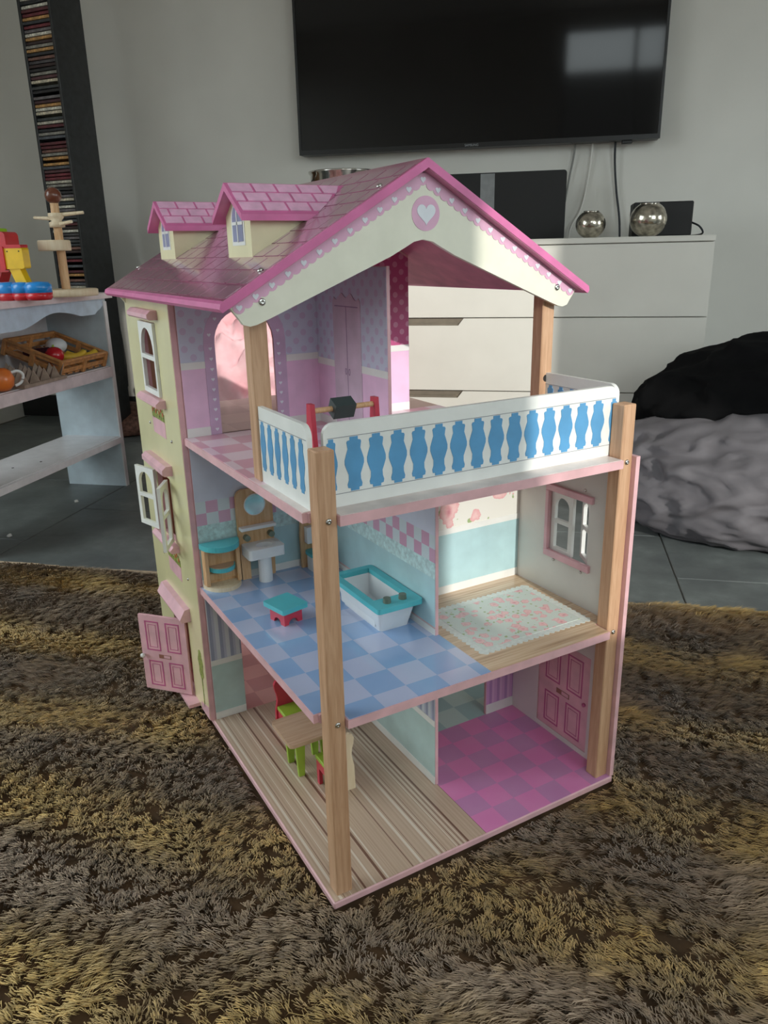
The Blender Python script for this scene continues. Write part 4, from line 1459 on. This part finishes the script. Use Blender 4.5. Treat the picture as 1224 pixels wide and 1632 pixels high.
# ---- dormers
def dormer(yc):
    hw = 0.092
    xf = 0.103
    zc = 1.736                       # eave height of the dormer
    zr = 1.806
    xb = lambda z_: XE + (z_ - ZE) / RS
    ov = 0.032
    # body: front wall and two cheeks cut to the roof slope
    bm = bmesh.new()
    pts = [(xf, ZE + (xf - XE) * RS + .001), (xf, zc), (xb(zc), zc)]
    bm_prism(bm, [pts], 'y', yc - hw, yc + hw, S)
    bm_prism(bm, [[(yc - hw, zc), (yc + hw, zc), (yc, zr - .012)]], 'x', xf, xf + .02, S)
    d = link('dormer', bm_mesh(bm, 'dormer'), M['cream_y'], house)
    # roof: two slopes running back into the main roof
    rt = 0.016
    ew = 0.117
    eh = (zr - (zc - .012)) / ew
    for sd in (-1, 1):
        e0 = Vector((0, yc, zr))
        e1 = Vector((0, yc + sd * ew, zc - .012))
        bm = bmesh.new()
        quad = [(yc, zr), (yc + sd * ew, zc - .012), (yc + sd * ew, zc - .012 - rt), (yc, zr - rt * 1.25)]
        va = [bm.verts.new(Vector((xf - ov, p[0], p[1])) * S) for p in quad]
        vb = [bm.verts.new(Vector((xb(p[1]) + .004, p[0], p[1])) * S) for p in quad]
        bm.faces.new(va)
        bm.faces.new(list(reversed(vb)))
        for i in range(4):
            j = (i + 1) % 4
            bm.faces.new([va[i], va[j], vb[j], vb[i]])
        dr_ = link('dormer_roof', bm_mesh(bm, 'dormer_roof'), M['roof_pink'], d)
        # shingle rows
        L_ = math.hypot(ew, zr - zc + .012)
        for r_ in range(3):
            t0, t1 = (r_ + .14) / 3.3, (r_ + .98) / 3.3
            pa = e0.lerp(e1, t0)
            pb = e0.lerp(e1, t1)
            w_ = .066
            x_ = xf - ov + .006 - (w_ * .55 if r_ == 1 else 0)
            nrm = Vector((0, (e1.z - e0.z) * -1, (e1.y - e0.y)))
            if nrm.z < 0:
                nrm = -nrm
            nrm.normalize()
            while True:
                xa_, xb_ = max(x_ + .0035, xf - ov + .008), x_ + w_ - .0035
                lim = xb(pb.z) - .004
                if xa_ > lim:
                    break
                bm = bmesh.new()
                cs = []
                for (xx, pp, lm) in ((xa_, pa, xb(pa.z)), (min(xb_, xb(pa.z) - .002), pa, 0), (min(xb_, xb(pb.z) - .002), pb, 0), (min(xa_, xb(pb.z) - .003), pb, 0)):
                    cs.append(Vector((xx, pp.y, pp.z)))
                lo = [bm.verts.new((c_ + nrm * .0002) * S) for c_ in cs]
                hi = [bm.verts.new((c_ + nrm * .0026) * S) for c_ in cs]
                bm.faces.new(lo)
                bm.faces.new(list(reversed(hi)))
                for i in range(4):
                    bm.faces.new([lo[i], lo[(i + 1) % 4], hi[(i + 1) % 4], hi[i]])
                link('shingle', bm_mesh(bm, 'shingle'), M['shingle_dormer'], d)
                x_ += w_
    # printed lattice window on the front
    wz0, wz1 = 1.650, 1.762
    wa, wb_ = yc - .048, yc + .048

    def gothic(a, b, z0, z1):
        m_ = (a + b) / 2
        zs = z0 + (z1 - z0) * .55
        L1 = [(b - (b - m_) * (1 - math.cos(t)) * 1.0, zs + (z1 - zs) * math.sin(t)) for t in [i / 8 * PI / 2 for i in range(9)]]
        R1 = [(a + (m_ - a) * (1 - math.cos(t)), zs + (z1 - zs) * math.sin(t)) for t in [i / 8 * PI / 2 for i in range(8, -1, -1)]]
        return [(a, z0), (b, z0)] + L1 + R1[1:]
    hprism('window_frame_print', [gothic(wa, wb_, wz0, wz1)], 'x', xf - PR, xf, M['white'], d)
    hprism('window_pane_print', [gothic(wa + .010, wb_ - .010, wz0 + .010, wz1 - .010)], 'x', xf - 2 * PR, xf - PR, M['pane_print'], d)
    hprism('window_bar_print', [rect(yc - .003, yc + .003, wz0 + .008, wz1 - .012)], 'x', xf - 3 * PR, xf - 2 * PR, M['white'], d)
    hprism('window_bar_print', [rect(wa + .008, wb_ - .008, wz0 + .052, wz0 + .060)], 'x', xf - 3 * PR, xf - 2 * PR, M['white'], d)
    return d


M['cream_y'] = plain('cream yellow paint', '#e6e0b8', 0.4, coat=0.15, vary=0.02)
dormer(0.629)
dormer(1.349)

# ================================================================== DOLL FURNITURE
def ht(name, label, cat, x_, y_, z_, rot=0.0, group=None):
    return thing(name, label, cat, (x_ * S, y_ * S, z_ * S + Z0), rot, group)


F1, F2, F3 = PR, Z1 + PR, Z2 + PR

# washstand
ws = ht('washstand', 'wooden toy washstand with round mirror and white pedestal basin', 'washstand', 0.213, 0.970, F2)
hprism('backboard', [[(-.062, 0), (-.030, 0), (-.030, .07), (.030, .07), (.030, 0), (.062, 0)] + [(.066, .18), (.066, .28)] + [(.066 - .03 + .03 * math.cos(a), .30 + .03 * math.sin(a)) for a in [i / 6 * PI / 2 for i in range(1, 7)]] + [(-.036 - .03 * math.sin(a), .30 + .03 * math.cos(a)) for a in [i / 6 * PI / 2 for i in range(0, 6)]] + [(-.066, .28), (-.066, .18)]], 'y', 0.006, 0.020, M['toywood'], ws)
hprism('mirror', [circle(0, .272, .037, 36)], 'y', 0.003, 0.006, M['mirror'], ws)
hprism('mirror_ring', [circle(0, .272, .039, 36), circle(0, .272, .036, 36)], 'y', 0.002, 0.006, M['toywhite'], ws)
hbox('ledge', -.064, .066, -.022, .006, .188, .200, M['toywhite'], ws, .0008)
for xx in (-.040, .050):
    bm = bmesh.new()
    bm_cyl(bm, Vector((xx, .006, .158)) * S, Vector((xx, -.014, .158)) * S, .011 * S, .011 * S, 18)
    link('tap', bm_mesh(bm, 'tap'), M['grey_toy'], ws)
bm = bmesh.new()
bm_prism(bm, [rrect(-.062, .070, -.082, .006, .012, 4), circle(.008, -.040, .030, 24, .024)], 'z', .100, .136, S)
link('basin', bm_mesh(bm, 'basin'), M['toywhite'], ws)
bm = bmesh.new()
bm_prism(bm, [circle(.008, -.040, .0302, 24, .0242)], 'z', .100, .118, S)
link('basin_bowl', bm_mesh(bm, 'basin_bowl'), M['toywhite'], ws)
cyl('pedestal', (.008, -.036, 0), (.008, -.036, .101), .0245, M['toywhite'], ws, .0235, 24, S)

# half-round corner shelf
cs = ht('bathroom_shelf', 'half round wooden toy shelf with teal top beside the washstand', 'shelf', 0.076, 0.984, F2)


def dee(r, ry, n_=18):
    return [(r, 0), (-r, 0)] + [(-r * math.cos(a), -ry * math.sin(a)) for a in [i / n_ * PI for i in range(1, n_)]]


hprism('base', [dee(.066, .076)], 'z', 0, .014, M['palewood'], cs)
for sgn in (-1, 1):
    hbox('side_post', sgn * .056 - .007, sgn * .056 + .007, -.034, -.020, .014, .146, M['toywood'], cs)
    hbox('side_panel', sgn * .061 - .003, sgn * .061 + .003, -.022, -.002, .014, .146, M['toywood'], cs)
hbox('back_panel', -.060, .060, -.006, -.001, .014, .146, M['toywood'], cs)
mid_ = hprism('middle_shelf', [dee(.050, .060)], 'z', .064, .078, M['teal'], cs)
hprism('shelf_board', [dee(.046, .055)], 'z', .078, .0795, M['toywood_x'], mid_)
hbox('cross_bar', -.052, .052, -.012, -.006, .024, .052, M['toywood'], cs)
hbox('cross_bar', -.052, .052, -.012, -.006, .118, .142, M['toywood'], cs)
hprism('top', [dee(.069, .082)], 'z', .146, .164, M['teal'], cs)

# stool
st = ht('toy_stool', 'square teal topped toy stool with red arched legs', 'stool', 0.157, 0.604, F2, math.radians(13))
hprism('seat', [rrect(-.048, .048, -.055, .055, .006, 3)], 'z', .046, .061, M['teal'], st)
for (sx, sy_) in ((-1, -1), (1, -1), (1, 1), (-1, 1)):
    pass
for sgn in (-1, 1):
    pr_ = [(-.034, 0), (-.018, 0)] + [(-.018 * math.cos(a), .018 * math.sin(a)) for a in [i / 8 * PI for i in range(1, 8)]] + [(.018, 0), (.034, 0), (.034, .046), (-.034, .046)]
    hprism('leg_frame', [pr_], 'y', sgn * .032 - .006, sgn * .032 + .006, M['red'], st)
    pr2 = [(-.026, 0), (-.018, 0)] + [(-.018 * math.cos(a), .018 * math.sin(a)) for a in [i / 8 * PI for i in range(1, 8)]] + [(.018, 0), (.026, 0), (.026, .046), (-.026, .046)]
    hprism('leg_frame', [pr2], 'x', sgn * .028 - .006, sgn * .028 + .006, M['red'], st)

# bathtub
bt = ht('toy_bathtub', 'white toy bathtub with wide teal rim in the dollhouse bathroom', 'bathtub', 0.4085, 0.480, F2)
bw, bl_ = 0.079, 0.162
zt = .101
hprism('rim', [rrect(-bw, bw, -bl_, bl_, .012, 4), rect(-bw + .024, bw - .024, -bl_ + .068, bl_ - .024)], 'z', zt - .016, zt, M['teal'], bt)
bm = bmesh.new()
o1 = rrect(-bw + .014, bw - .012, -bl_ + .022, bl_ - .012, .012, 3)
o0 = rrect(-bw + .034, bw - .022, -bl_ + .052, bl_ - .030, .012, 3)
i1 = rrect(-bw + .025, bw - .025, -bl_ + .069, bl_ - .025, .002, 3)
va = [bm.verts.new(Vector((p[0], p[1], 0)) * S) for p in o0]
vb = [bm.verts.new(Vector((p[0], p[1], zt - .016)) * S) for p in o1]
vc = [bm.verts.new(Vector((p[0], p[1], zt - .016)) * S) for p in i1]
vd = [bm.verts.new(Vector((p[0] * .96, p[1] * .97, .012)) * S) for p in i1]
m_ = len(o0)
for A_, B_ in ((va, vb), (vb, vc), (vc, vd)):
    for i in range(m_):
        bm.faces.new([A_[i], A_[(i + 1) % m_], B_[(i + 1) % m_], B_[i]])
bm.faces.new(list(reversed(va)))
bm.faces.new(vd)
link('tub', bm_mesh(bm, 'tub'), M['toywhite'], bt)
for xx in (-.028, .026):
    cyl('tap', (xx, -bl_ + .036, zt), (xx, -bl_ + .036, zt + .015), .0125, M['grey_toy'], bt, .0115, 18, S)

# wooden toilet in the back corner
tl = ht('toy_toilet', 'wooden toy toilet with teal lid behind the front post', 'toilet', 0.425, 0.955, F2)
hprism('backboard', [[(-.048, 0), (.048, 0), (.050, .13), (.044, .19), (.030, .235), (-.030, .235), (-.044, .19), (-.050, .13)]], 'y', .010, .024, M['toywood'], tl)
hprism('bowl', [rrect(-.034, .034, -.055, .010, .016, 4)], 'z', 0, .058, M['toywhite'], tl)
hprism('lid', [rrect(-.040, .040, -.064, .010, .018, 4)], 'z', .058, .070, M['teal'], tl)
hbox('cistern', -.036, .036, -.018, .010, .098, .160, M['toywhite'], tl, .001)

# dining table
tb = ht('toy_table', 'toy dining table with wooden top and green legs on plank floor', 'table', 0.190, 0.575, F1)
hprism('table_top', [rrect(-.092, .092, -.082, .082, .014, 4)], 'z', .138, .152, M['toywood_x'], tb)
for (sx, sy_) in ((-1, -1), (1, -1), (1, 1), (-1, 1)):
    hprism('leg', [[(-.010, 0), (.010, 0), (.017, .138), (-.017, .138)]], 'y', sy_ * .042 - .006, sy_ * .042 + .006, M['green'], tb).location = (sx * .044 * S, 0, 0)
hbox('apron', -.05, .05, -.036, .036, .126, .138, M['green'], tb)


def toy_chair(label, x_, y_, rot, back_mat):
    c_ = ht('toy_chair', label, 'chair', x_, y_, F1, rot)
    # local -y is the back of the chair
    hw = .050
    prof = [(0.0, 1.0), (.25, .98), (.42, .96), (.52, .88), (.62, .80), (.72, .84), (.82, .96), (.92, 1.0), (.98, .90), (1.0, .72)]
    H_ = .205
    R_ = [(hw * p, H_ * t) for t, p in prof]
    L_ = [(-hw * p, H_ * t) for t, p in reversed(prof)]
    hprism('backrest', [R_ + L_], 'y', -.048, -.036, back_mat, c_)
    hbox('seat', -.044, .044, -.036, .046, .090, .104, M['green'], c_)
    for sgn in (-1, 1):
        pr_ = [(-.036, 0), (-.020, 0), (-.014, .06), (.024, .06), (.026, 0), (.042, 0), (.042, .090), (-.036, .090)]
        hprism('leg_frame', [pr_], 'x', sgn * .036 - .006, sgn * .036 + .006, M['red'], c_)
    return c_


toy_chair('toy chair with red back and green seat on the far side of the table', 0.222, 0.765, PI, M['red'])
toy_chair('toy chair with pale wooden back and green seat nearest the front post', 0.218, 0.432, 0.0, M['palewood'])

# swivel stand behind the balcony railing
sw = ht('toy_stand', 'red toy stand with wooden bar and dark block behind the railing', 'toy stand', 0.305, 0.445, F3)
for sgn in (-1, 1):
    hprism('side_panel', [[(-.030, 0), (.030, 0), (.020, .08), (.012, .172), (-.012, .172), (-.020, .08)]], 'x', sgn * .100 - .007, sgn * .100 + .007, M['red'], sw)
cyl('bar', (-.094, 0, .152), (.094, 0, .152), .0078, M['toywood'], sw, n=16, k=S)
bk = hprism('block', [rect(-.032, .032, -.022, .022)], 'y', -.020, .020, M['slate'], sw)
bk.location = Vector((-.004, 0, .152)) * S
bk.rotation_euler = (math.radians(28), 0, 0)

# ================================================================== FUR RUG
RU0, RU1, RD0, RD1 = -2.3, 1.25, -0.35, 1.672
HINV = Matrix.Rotation(-WYAW, 3, 'Z')


def rug_h(u_, d_):
    """soft folds of the rug, flat where the house stands (numpy)"""
    h_ = 0.012 + 0.007 * np.sin(d_ * 23 + 1.8 * np.sin(u_ * 2.1) + .6) + 0.005 * np.sin(d_ * 11 + u_ * 4.0 + 1.2)
    edge = np.clip((RD1 - d_) / .05, 0, 1)
    cu, su = math.cos(-WYAW), math.sin(-WYAW)
    xx = WO.x + u_ * cu - d_ * su
    yy = WO.y + u_ * su + d_ * cu
    dx_ = np.maximum(np.maximum(-.01 - xx, xx - .465), 0)
    dy_ = np.maximum(np.maximum(-.01 - yy, yy - .73), 0)
    k_ = np.clip(np.hypot(dx_, dy_) / .12, 0, 1)
    return (0.026 * (1 - k_) + h_ * k_) * (0.35 + .65 * edge), xx, yy


rug = rthing('fur_rug', 'large brown and gold striped faux fur rug under the dollhouse', 'rug', 0, 0, 0)
rug.location = WO
gu, gd = 90, 60
U_, D_ = np.meshgrid(np.linspace(RU0, RU1, gu), np.linspace(RD0, RD1, gd), indexing='ij')
Hh, _, _ = rug_h(U_, D_)
vv = np.stack([U_, D_, np.maximum(Hh - .004, 0.0015)], -1).reshape(-1, 3)
ii = np.arange(gu * gd).reshape(gu, gd)
ff = np.stack([ii[:-1, :-1], ii[1:, :-1], ii[1:, 1:], ii[:-1, 1:]], -1).reshape(-1, 4)
me = bpy.data.meshes.new('rug_backing')
me.from_pydata([tuple(p) for p in vv], [], [tuple(f) for f in ff])
link('backing', me, plain('dark brown backing', '#5a452f', 0.95, vary=0.2, scale=20), rug, smooth=True)

# pile: bent tapering blades gathered in clumps
def fbm(p, sc, seed):
    return noise.noise(Vector((p[0] * sc + seed, p[1] * sc - seed, seed)))


NCL = 52000
# more clumps close to the camera
cl_u = rng.uniform(RU0, RU1, NCL * 3)
cl_d = RD0 + (RD1 - RD0) * rng.random(NCL * 3)
px_ok = (np.abs(cl_u + .10) < .35 + cl_d * .86 + .1) & (cl_d > .22)
cl_u, cl_d = cl_u[px_ok][:NCL], cl_d[px_ok][:NCL]
NC = len(cl_u)
BP = 11
# flow of the pile and its bands of colour
flow = np.array([noise.noise(Vector((u_ * 2.3, d_ * 3.0, 1.7))) for u_, d_ in zip(cl_u, cl_d)])
flow2 = np.array([noise.noise(Vector((u_ * 9, d_ * 9, 5.1))) for u_, d_ in zip(cl_u, cl_d)])
ang_ = -0.9 + flow * 1.3 + flow2 * 1.5 + rng.normal(0, .22, NC)
warp = np.array([noise.noise(Vector((u_ * 1.6, d_ * 2.4, 9.4))) for u_, d_ in zip(cl_u, cl_d)])
patch = np.array([noise.noise(Vector((u_ * 5.0, d_ * 7.0, 3.3))) for u_, d_ in zip(cl_u, cl_d)])
band = np.sin((cl_d + .10 * cl_u + .055 * warp) * 2 * PI / .235 + 0.4) + patch * .9 + rng.normal(0, .18, NC)
gold = np.array([0.70, 0.50, 0.19])
umber = np.array([0.42, 0.30, 0.165])
taupe = np.array([0.42, 0.318, 0.228])
tt = np.clip(band * .5 + .5, 0, 1)[:, None]
colr = np.where(tt < .5, taupe + (umber - taupe) * (tt * 2), umber + (gold - umber) * (tt * 2 - 1))
colr = colr * rng.uniform(.72, 1.28, NC)[:, None]
u_b = np.repeat(cl_u, BP) + rng.normal(0, .0036, NC * BP)
d_b = np.repeat(cl_d, BP) + rng.normal(0, .0036, NC * BP)
d_b = np.minimum(d_b, RD1 - .002)
h0, xx, yy = rug_h(u_b, d_b)
a_b = np.repeat(ang_, BP) + rng.normal(0, .22, NC * BP)
L_b = np.repeat(rng.uniform(.015, .026, NC), BP) * rng.uniform(.8, 1.15, NC * BP)
lean = np.repeat(rng.uniform(.75, 1.1, NC), BP)
dirx, diry = np.cos(a_b), np.sin(a_b)
# tips drawn together towards the clump tip
tipu = np.repeat(cl_u + np.cos(ang_) * .017, BP)
tipd = np.repeat(cl_d + np.sin(ang_) * .017, BP)
p0 = np.stack([u_b, d_b, np.maximum(h0 - .003, .001)], -1)
mid = p0 + np.stack([dirx * L_b * .30, diry * L_b * .38, L_b * .46], -1)
tip = np.stack([u_b + dirx * L_b * lean, d_b + diry * L_b * lean, h0 + L_b * .50], -1)
tip[:, 0] = tip[:, 0] * .55 + tipu * .45
tip[:, 1] = tip[:, 1] * .55 + tipd * .45
# keep out from under and inside the house
cu, su = math.cos(-WYAW), math.sin(-WYAW)


def inside(P_, m_):
    X_ = WO.x + P_[:, 0] * cu - P_[:, 1] * su
    Y_ = WO.y + P_[:, 0] * su + P_[:, 1] * cu
    return (X_ > -m_) & (X_ < .4555 + m_) & (Y_ > -m_) & (Y_ < .72 + m_)


keep = ~(inside(p0, .0005) | inside(tip, .0005) | inside(mid, .0005))
p0, mid, tip = p0[keep], mid[keep], tip[keep]
side = np.stack([-diry, dirx, np.zeros_like(dirx)], -1)[keep]
NBL = len(p0)
wb_ = rng.uniform(.0005, .0009, NBL)[:, None]
vv = np.concatenate([p0 - side * wb_, p0 + side * wb_, mid - side * wb_ * .9, mid + side * wb_ * .9, tip], 0)
b_i = np.arange(NBL)
quad = np.stack([b_i, b_i + NBL, b_i + 3 * NBL, b_i + 2 * NBL], -1)
tri = np.stack([b_i + 2 * NBL, b_i + 3 * NBL, b_i + 4 * NBL], -1)
me = bpy.data.meshes.new('rug_pile')
me.vertices.add(len(vv))
me.vertices.foreach_set('co', vv.astype(np.float32).ravel())
me.loops.add(NBL * 7)
me.loops.foreach_set('vertex_index', np.concatenate([quad.ravel(), tri.ravel()]).astype(np.int32))
me.polygons.add(NBL * 2)
me.polygons.foreach_set('loop_start', np.concatenate([np.arange(NBL) * 4, NBL * 4 + np.arange(NBL) * 3]).astype(np.int32))
me.polygons.foreach_set('loop_total', np.concatenate([np.full(NBL, 4), np.full(NBL, 3)]).astype(np.int32))
me.update(calc_edges=True)
cb = np.repeat(colr, BP, 0)[keep] * rng.uniform(.85, 1.15, NBL)[:, None]
ca = np.concatenate([cb] * 5, 0)
ca = np.concatenate([ca, np.ones((len(ca), 1))], 1).astype(np.float32)
at = me.color_attributes.new('fur', 'FLOAT_COLOR', 'POINT')
at.data.foreach_set('color', ca.ravel())
n = NT('faux fur', 0.6, spec=0.25)
vc_ = n.node('ShaderNodeVertexColor', layer_name='fur')
n.link(vc_.outputs[0], n.b.inputs['Base Color'])
n.b.inputs['Sheen Weight'].default_value = 0.15
pile = link('pile', me, n.m, rug)
pile['kind'] = 'stuff'

# pale hem along the far edge
bm = bmesh.new()
for i in range(60):
    a, b = RU0 + (RU1 - RU0) * i / 60, RU0 + (RU1 - RU0) * (i + 1) / 60
    bm_box(bm, a, b, RD1 - .004, RD1 + .006 + .0015 * math.sin(i * 1.3), .001, .009 + .0015 * math.sin(i * .9))
link('hem', bm_mesh(bm, 'hem'), plain('pale suede hem', '#b9a48a', 0.9, vary=0.1), rug)
